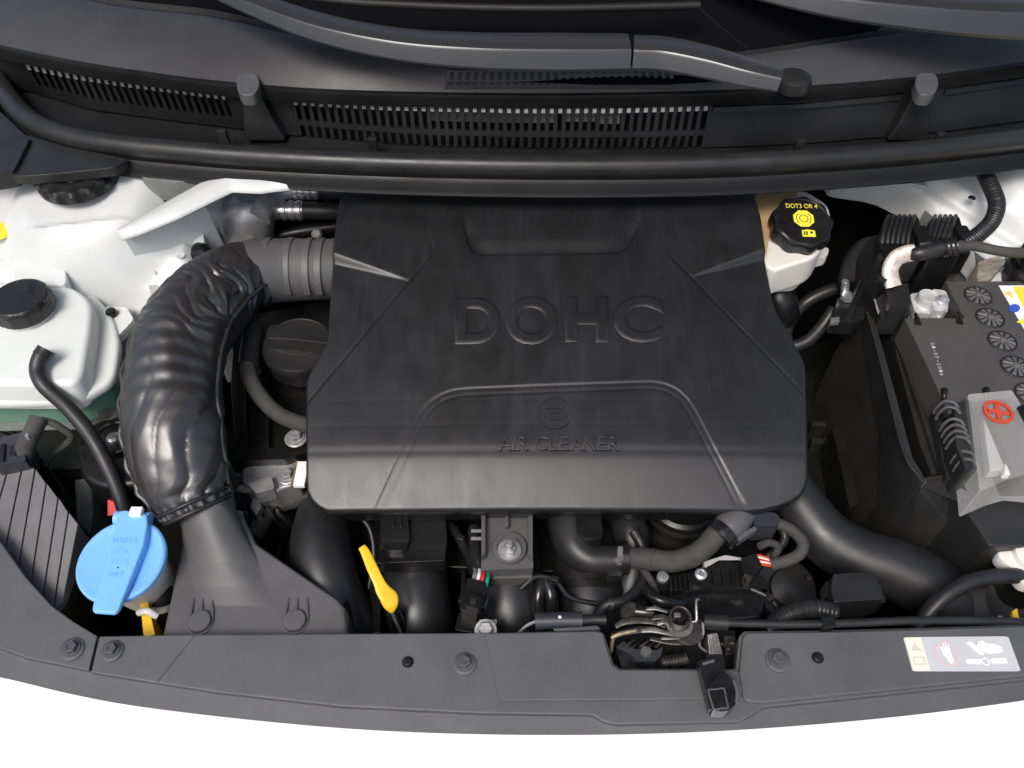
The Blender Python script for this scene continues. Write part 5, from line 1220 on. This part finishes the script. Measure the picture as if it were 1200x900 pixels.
    add('clip', prism([(648, 736), (700, 733), (704, 737), (650, 739)], -.028, -.031, .0005), 'panel', x)
front_engine()
def latch():
    t = thing('bonnet_latch', 'greasy steel bonnet latch with coil spring in the notch of the front panel', 'latch', W(790, 770, -.1))
    add('base_plate', prism([(716, 738), (862, 738), (862, 786), (728, 786)], -.060, -.066, .001), 'black', t)
    def band(name, pts, w, m, fl=.28, n=30): add(name, tube(pp(pts), [R(k, p[1], p[2]) for k, p in zip(w, pts)], n, 14, flat=fl), m, t)
    band('jaw', [(716, 748, -.034), (728, 742, -.032), (748, 738, -.031), (768, 738, -.031), (790, 743, -.032)], [2.5, 3.5, 4, 4, 2.5], 'oldsteel')
    band('jaw_edge', [(716, 747, -.029), (724, 743, -.028), (736, 740, -.027), (746, 738.5, -.027)], [1.6, 1.8, 1.8, 1.2], 'brass')
    band('upper_jaw', [(721, 734, -.026), (734, 728, -.024), (752, 727, -.024), (768, 729, -.024), (780, 734, -.025)], [3, 4, 4, 3.6, 2.5], 'oldsteel')
    band('hook', [(752, 739, -.022), (764, 738, -.021), (778, 741, -.021), (790, 745, -.022)], [2.5, 3.2, 2.6, 1.2], 'latchsteel')
    band('long_plate', [(762, 748, -.036), (784, 752, -.036), (806, 752, -.036), (824, 746, -.035)], [2.5, 3.5, 3.5, 2], 'oldsteel')
    band('slider', [(775, 748, -.026), (786, 748, -.0255), (797, 747.5, -.026)], [1.5, 1.8, 1.4], 'latchsteel')
    band('lever', [(757, 713.5, -.022), (768, 713, -.021), (782, 717, -.022)], [1.8, 2.2, 1.6], 'latchsteel')
    band('lever', [(764, 724, -.022), (776, 723, -.021), (788, 726, -.022)], [3, 3.4, 2.2], 'oldsteel')
    band('link', [(770, 731, -.019), (778, 729, -.018), (786, 732, -.019)], [2.2, 2.6, 1.8], 'latchsteel')
    add('washer', lathe([(.0115, 0), (.0115, .0016), (.010, .0020), (.006, .0022), (0, .0022)], W(806, 740, -.028), (0, 0, 1), seg=28), 'oldsteel', t)
    add('washer', lathe([(.010, 0), (.010, .0020), (.006, .0024), (0, .0024)], W(796, 733, -.021), seg=24), 'latchsteel', t)
    add('spring', tube([W(795, 729, -.019) + Vector((.0075 * math.cos(a), .0075 * math.sin(a), .00052 * a)) for a in [k * .5 for k in range(46)]], .0010, 220, 8), 'oldsteel', t)
    add('spring_post', lathe([(.0052, -.02), (.0052, .012), (.0042, .0135), (0, .0138)], W(795, 729, -.020), seg=18), 'black', t)
    add('block', box(W(793, 723, -.010), (.005, .004, .008), .0008), 'latchsteel', t)
    add('pivot', lathe([(.0075, -.01), (.0075, 0), (.006, .002), (.0045, .006), (0, .0065)], W(739, 716, -.034), seg=18), 'oldsteel', t)
    add('pin', tube(pp([(745, 716, -.030), (755, 717, -.029), (765, 718, -.029)]), .0048, 8, 14), 'gloss', t)
    add('side_bar', tube(pp([(719, 744, -.030), (717.5, 754, -.037), (716, 764, -.045)]), .0016, 8, 8), 'brass', t)
    add('wire_hook', tube(pp([(819, 702, -.018), (816, 704, -.018), (816, 716, -.020), (816, 727, -.023), (811, 729, -.024)]), .0011, 24, 6), 'latchsteel', t)
    add('rod', tube(pp([(823, 729, -.022), (824, 742, -.026), (820, 749, -.030), (820, 757, -.033), (828, 764, -.036)]), .0011, 24, 6), 'latchsteel', t)
    add('rod', tube(pp([(806, 749, -.032), (816, 746, -.030), (824, 742, -.028)]), .0014, 8, 6), 'oldsteel', t)
    add('lower_catch', prism(rnd([(722, 758), (731, 751), (740, 760), (770, 762), (777, 757), (775, 768), (768, 775), (746, 775), (738, 766)], 2), -.046, -.06, .0016), 'greyc', t)
    add('catch_pin', lathe([(.0045, 0), (.004, .002), (0, .0022)], W(757, 764, -.046), seg=16), 'duct', t)
    for i in range(5): add('strut', prism([(730 + 9 * i, 757), (742 + 9 * i, 749), (745 + 9 * i, 749), (735 + 9 * i, 758)], -.042, -.046, .0006), 'black' if i % 2 else 'oldsteel', t)
    add('lower_spring', tube(pp([(774, 777, -.05), (790, 775, -.05), (804, 772, -.05)]), .0055, 110, 12, ripple=lambda s: 1 - .22 * (math.sin(s * 2 * math.pi * 9) > .2)), 'oldsteel', t, wn=False)
    add('strap', prism([(829, 743), (841, 741), (847, 766), (831, 767)], [-.03, -.03, -.034, -.034], -.045, .0008), 'latchsteel', t)
    for x in (833, 837.5, 842): add('strap_rib', tube(pp([(x - 2, 744, -.0292), (x, 755, -.031), (x + 2, 765, -.0330)]), .0006, 6, 6), 'latchsteel', t)
    add('back_plate', prism([(848, 744), (862, 745), (862, 766), (850, 768)], -.055, -.060, .001), 'oldsteel', t)
    for x, y in ((846, 756), (854, 762), (858, 755)): band('clip', [(x - 4, y, -.045), (x, y - 2, -.043), (x + 4, y + 1, -.045)], [1.2, 1.6, 1.2], 'oldsteel', n=10)
    # release handle
    r = thing('release_lever', 'glossy black bonnet release lever hanging over the front panel', 'release lever', W(842, 820, -.05))
    add('stem', prism(rnd([(818, 774), (848, 766), (850, 782), (838, 790), (850, 812), (832, 832), (826, 806)], [3, 2, 2, 4, 4, 3, 2]), -.016, -.026, .0018, 3), 'gloss', r)
    add('grip', prism(rnd([(828, 806), (846, 784), (858, 794), (865, 812), (863, 826), (852, 834), (836, 833)], [3, 6, 8, 8, 6, 6, 5]), -.012, -.026, .0035, 4), 'gloss', r)
    add('pad', prism(rnd([(830, 808), (848, 807), (853, 829), (837, 831)], 2), -.0112, -.014, .0012, 2), 'black', r)
    add('edge', tube(pp([(860, 798, -.0125), (864, 810, -.012), (863, 824, -.0125)]), .0014, 10, 8), 'duct', r)  # pale line painted as the glint along the glossy rim
    add('pad_glint', tube(pp([(830, 808, -.0108), (839, 807.5, -.0108), (848, 807, -.0108), (851, 818, -.011), (853, 829, -.0112), (845, 830, -.0112), (837, 831, -.0112), (833, 820, -.011), (830, 808, -.0108)]), .0006, 40, 6), 'duct', r)  # pale outline paints in the highlight round the pad
    add('fold', prism([(823, 776), (837, 772), (838, 775), (824, 779)], -.0145, -.018, .0005), 'duct', r)
    c = thing('release_cable', 'grey bonnet release cable running along the front panel edge', 'cable', W(950, 735, -.03))
    add('ferrule', tube(pp([(824, 728, -.024), (838, 729, -.024), (852, 730, -.024)]), .0060, 8, 16), 'rubber', c)
    add('cable', tube(pp([(850, 730, -.024), (930, 731.5, -.024), (1000, 730, -.024), (1080, 727, -.024), (1180, 728, -.03), (1260, 735, -.035)]), .0031, 40, 12), 'rubber', c)
    add('clip', prism(rnd([(962, 723), (978, 722), (980, 733), (966, 734)], 1), -.018, -.028, .0008), 'gloss', c)
latch()
def right_front():
    t = thing('coolant_hose', 'thick black radiator hose bending from the engine cover to the front', 'hose', W(1040, 700, -.14))
    P = [(918, 560, -.065, 26), (938, 592, -.07, 29), (966, 628, -.08, 32), (1004, 652, -.085, 34), (1050, 668, -.088, 36), (1090, 690, -.095, 38), (1112, 722, -.11, 38), (1120, 770, -.14, 38)]
    add('hose', tube(pp([q[:3] for q in P]), [R(q[3], q[1], q[2]) for q in P], 70, 32), 'hose', t)
    s = thing('vent_hose', 'thin black hose arching over the thick radiator hose', 'hose', W(1120, 700, -.09))
    P = [(1070, 752, -.07), (1086, 722, -.055), (1108, 698, -.045), (1136, 682, -.04), (1166, 676, -.04), (1200, 676, -.045), (1250, 690, -.06)]
    add('hose', tube(pp(P), R(9.5, 690, -.045), 50, 16), 'hose', s)
    w = thing('radiator_filler', 'cream white radiator filler cap at the edge of the bay', 'radiator filler', W(1200, 660, -.06))
    add('cap', lathe([(.026, -.012), (.027, -.004), (.026, .0), (.018, .002), (.017, .006), (.010, .008), (0, .008)], W(1212, 654, -.04), seg=60, lobe=lambda i, a: 1 + (.10 if i < 3 else 0) * math.cos(6 * a + .6)), 'milk', w)
    add('neck', lathe([(.021, -.08), (.021, -.01)], W(1212, 662, -.05), seg=30), 'black', w)
    j = thing('relay_box', 'small black relay box with moulded lettering and corrugated cable', 'relay', W(1005, 700, -.09))
    add('lid', prism(rnd([(976, 672), (1024, 670), (1034, 692), (1036, 702), (978, 706), (974, 690)], [4, 4, 4, 3, 3, 4]), -.036, -.066, .0050, 4), 'rubber', j)
    add('base', prism(rnd([(974, 702), (1038, 698), (1038, 706), (976, 711)], 2), -.050, -.07, .001), 'gloss', j)
    add('latch', prism(rnd([(990, 706), (1020, 704), (1018, 713), (992, 714)], 1), -.052, -.07, .001), 'black', j)
    add('side_latch', prism(rnd([(967, 682), (974, 680), (976, 698), (969, 699)], 1), -.045, -.06, .001), 'gloss', j)
    m = quadmap([(991, 683), (1023, 682), (1021, 673), (990, 674)], -.036)
    for v in (.15, .62):
        for i in range(9): add('raised_mark', decal([(i / 9 + .02, v), (i / 9 + .075, v), (i / 9 + .075, v + .22), (i / 9 + .02, v + .22)], m, .0004, .0005), 'rubber', j, wn=False)
    add('corrugated_cable', tube(pp([(900, 740, -.05), (918, 724, -.043), (936, 716, -.04), (955, 714, -.04), (978, 718, -.044)]), .0075, 120, 14, ripple=lambda s: 1 + .09 * (math.sin(s * 2 * math.pi * 20) > 0)), 'rubber', j, wn=False)
    add('stalk', prism([(985, 712), (1015, 710), (1012, 735), (990, 736)], -.07, -.12, .002), 'black', j)
    p = thing('lower_pipe', 'dim black pipe elbow in the gap under the battery tray', 'pipe', W(1120, 660, -.16))
    add('pipe', tube(pp([(1108, 618, -.11), (1104, 636, -.11), (1122, 650, -.115), (1150, 672, -.12), (1178, 710, -.13)]), .013, 30, 16), 'black', p)
    add('collar', tube(pp([(1122, 648, -.114), (1130, 655, -.115), (1138, 662, -.116)]), .0155, 8, 16), 'gloss', p)
    f = thing('fan_motor', 'dark round motor housing behind the front panel corner', 'motor', W(1180, 720, -.14))
    add('housing', lathe([(.034, -.08), (.036, -.01), (.032, .0), (.020, .001), (.019, -.008), (0, -.01)], W(1182, 706, -.08), (0, -.4, 1), seg=40), 'black', f)
    add('tag', prism([(1186, 716), (1192, 712), (1196, 728), (1188, 730)], -.055, -.06, .0008), 'yellow', f)
    add('screw', lathe([(.0045, 0), (.004, .003), (0, .0035)], W(1172, 729, -.045), seg=12), 'steel', f)
    g = thing('gearbox_cover', 'dark metal gearbox housing deep between engine cover and battery tray', 'gearbox', W(965, 520, -.28))
    add('housing', prism(rnd([(935, 400), (990, 400), (1000, 520), (1000, 610), (930, 640), (925, 480)], 10), -.16, -.34, .008), 'black', g)
    for y in (492, 512, 540): add('rib', prism([(950, y), (975, y), (978, y + 7), (952, y + 7)], -.145, -.165, .002), 'rubber', g)
    add('bolt', bolt_mesh(.008, .008, 1.6), 'rubber', g); at(g.children[-1], W(965, 545, -.155))
    add('bracket', prism(rnd([(975, 500), (985, 496), (1008, 590), (996, 596)], 3), -.11, -.2, .002), 'black', g)
    e = thing('engine_block', 'dark engine block side in the deep gap beside the valve cover', 'engine block', W(600, 420, -.4))
    add('block', box((.03, .03, -.25), (.42, .22, .22), .01), 'deep', e)
right_front()
# ------------------------------------------------------------------ more of the wiring and small hardware round the engine
def extras():
    t = thing('front_wiring_loom', 'thin black wires and taped loom threading between manifold and throttle actuator', 'wiring', W(700, 700, -.12))
    rnd_ = random.Random(3)
    runs = [[(610, 690, -.07), (628, 676, -.066), (650, 680, -.07), (668, 700, -.08), (700, 708, -.085)],
            [(748, 660, -.075), (760, 676, -.07), (768, 692, -.068), (770, 712, -.075)],
            [(756, 690, -.06), (766, 700, -.055), (782, 706, -.055), (800, 708, -.06)],
            [(880, 690, -.06), (900, 700, -.06), (912, 716, -.065), (906, 734, -.075)],
            [(890, 640, -.05), (902, 636, -.052), (912, 642, -.058), (906, 654, -.064)],
            [(520, 610, -.075), (535, 625, -.072), (548, 650, -.07), (556, 672, -.066)],
            [(424, 606, -.07), (434, 622, -.075), (438, 650, -.085), (432, 690, -.10)]]
    for k, r in enumerate(runs): add('wire', tube(pp(r), .0022 + .0012 * (k % 3), 30, 10), ('hose', 'tape', 'gloss')[k % 3], t)
    for x, y, z in ((650, 680, -.066), (766, 694, -.062), (902, 702, -.055), (540, 632, -.068)): add('cable_tie', box(W(x, y, z), (.007, .005, .008), .001, (0, 0, x)), 'rubber', t)
    b = thing('throttle_bracket', 'small black steel bracket with two bolts between the manifold runners', 'bracket', W(650, 700, -.11))
    add('plate', prism(rnd([(748, 668), (768, 664), (772, 690), (760, 704), (746, 690)], 3), -.078, -.09, .001), 'black', b)
    for x, y in ((757, 674), (760, 692)):
        add('bolt', bolt_mesh(.004, .005, 1.5), 'darksteel', b); at(b.children[-1], W(x, y, -.078))
    g = thing('valve_cover_edge', 'black flange with bolts under the front edge of the engine cover', 'flange', W(520, 610, -.12))
    add('flange', prism(rnd([(425, 598), (560, 598), (560, 612), (540, 618), (440, 616)], 3), -.080, -.11, .0015), 'black', g)
    for x in (432, 534): add('bolt', bolt_mesh(.0045, .006, 1.5), 'gloss', g); at(g.children[-1], W(x, 608, -.080))
    # stamped seams and spot welds of the left fender
    f = [o for o in bpy.data.objects if o.name == 'inner_fender'][0]
    def onf(px, py): 
        z = float(np.interp(py, [150, 230, 300, 340, 400, 500], [.062, .050, .030, .010, -.03, -.10])); return W(px, py, z)
    add('sealer_bead', tube([onf(x, y) + Vector((0, 0, .0005)) for x, y in ((166, 262), (164, 284), (172, 304), (184, 322))], .0016, 24, 8), 'sealer', f)
    add('sealer_bead', tube([onf(x, y) + Vector((0, 0, .0005)) for x, y in ((-20, 312), (20, 310), (70, 308))], .0013, 24, 8), 'inner', f)
    for x, y in ((150, 300), (176, 270), (206, 262), (120, 300), (140, 330), (212, 300)):
        add('spot_weld', lathe([(.0042, -.001), (.004, .0004), (.003, .0001), (0, -.0002)], onf(x, y) + Vector((0, 0, .0006)), seg=16), 'inner', f)
extras()

def extras_two():
    t = thing('starter_housing', 'dim round black housing in the gap right of the throttle actuator', 'housing', W(918, 690, -.2))
    add('drum', lathe([(.030, -.08), (.031, -.004), (.028, .0), (.018, .0005), (.017, .006), (.008, .008), (0, .008)], W(922, 690, -.13), (.1, -.3, 1), seg=40), 'tray', t)
    for k in range(5):
        a = 2 * math.pi * k / 5 + .4; add('screw', lathe([(.003, 0), (.003, .003), (0, .0034)], W(922, 690, -.13) + Vector((.023 * math.cos(a), .023 * math.sin(a), .0075 * math.sin(a))), (.1, -.3, 1), seg=10), 'oldsteel', t)
    m = [o for o in bpy.data.objects if o.name == 'intake_manifold'][0]
    for x, y, z, r in ((486, 664, -.108, 39), (594, 690, -.105, 43.5), (690, 694, -.116, 43.5)):
        p = W(x, y, z); add('runner_collar', tube([p + Vector((0, .004, .0008)), p, p + Vector((0, -.004, -.0008))], R(r, y, z), 6, 36), 'black', m)
    for x, y, z in ((462, 690, -.072), (520, 690, -.076), (570, 704, -.072), (622, 704, -.070)):
        add('bolt', bolt_mesh(.0042, .005, 1.5), 'oldsteel', m); at(m.children[-1], W(x, y, z))
    add('stiffener', prism([(430, 664), (446, 662), (446, 742), (436, 742)], -.098, -.14, .001), 'black', m); add('stiffener', prism([(540, 668), (546, 668), (546, 742), (540, 742)], -.100, -.14, .001), 'black', m)
    h = thing('vacuum_hose', 'thin black vacuum hose with pinch clamps beside the vent elbow', 'hose', W(735, 700, -.1))
    add('hose', tube(pp([(742, 622, -.066), (752, 640, -.072), (756, 668, -.076), (748, 690, -.074), (730, 704, -.07), (712, 708, -.07), (700, 722, -.078)]), .0046, 50, 12), 'hose', h)
    for x, y, z in ((755, 660, -.0755), (716, 707.5, -.07)): add('clamp', lathe([(.0056, -.002), (.0056, .002)], W(x, y, z), (0, 1, 0) if x > 740 else (1, 0, 0), seg=20), 'oldsteel', h)
extras_two()
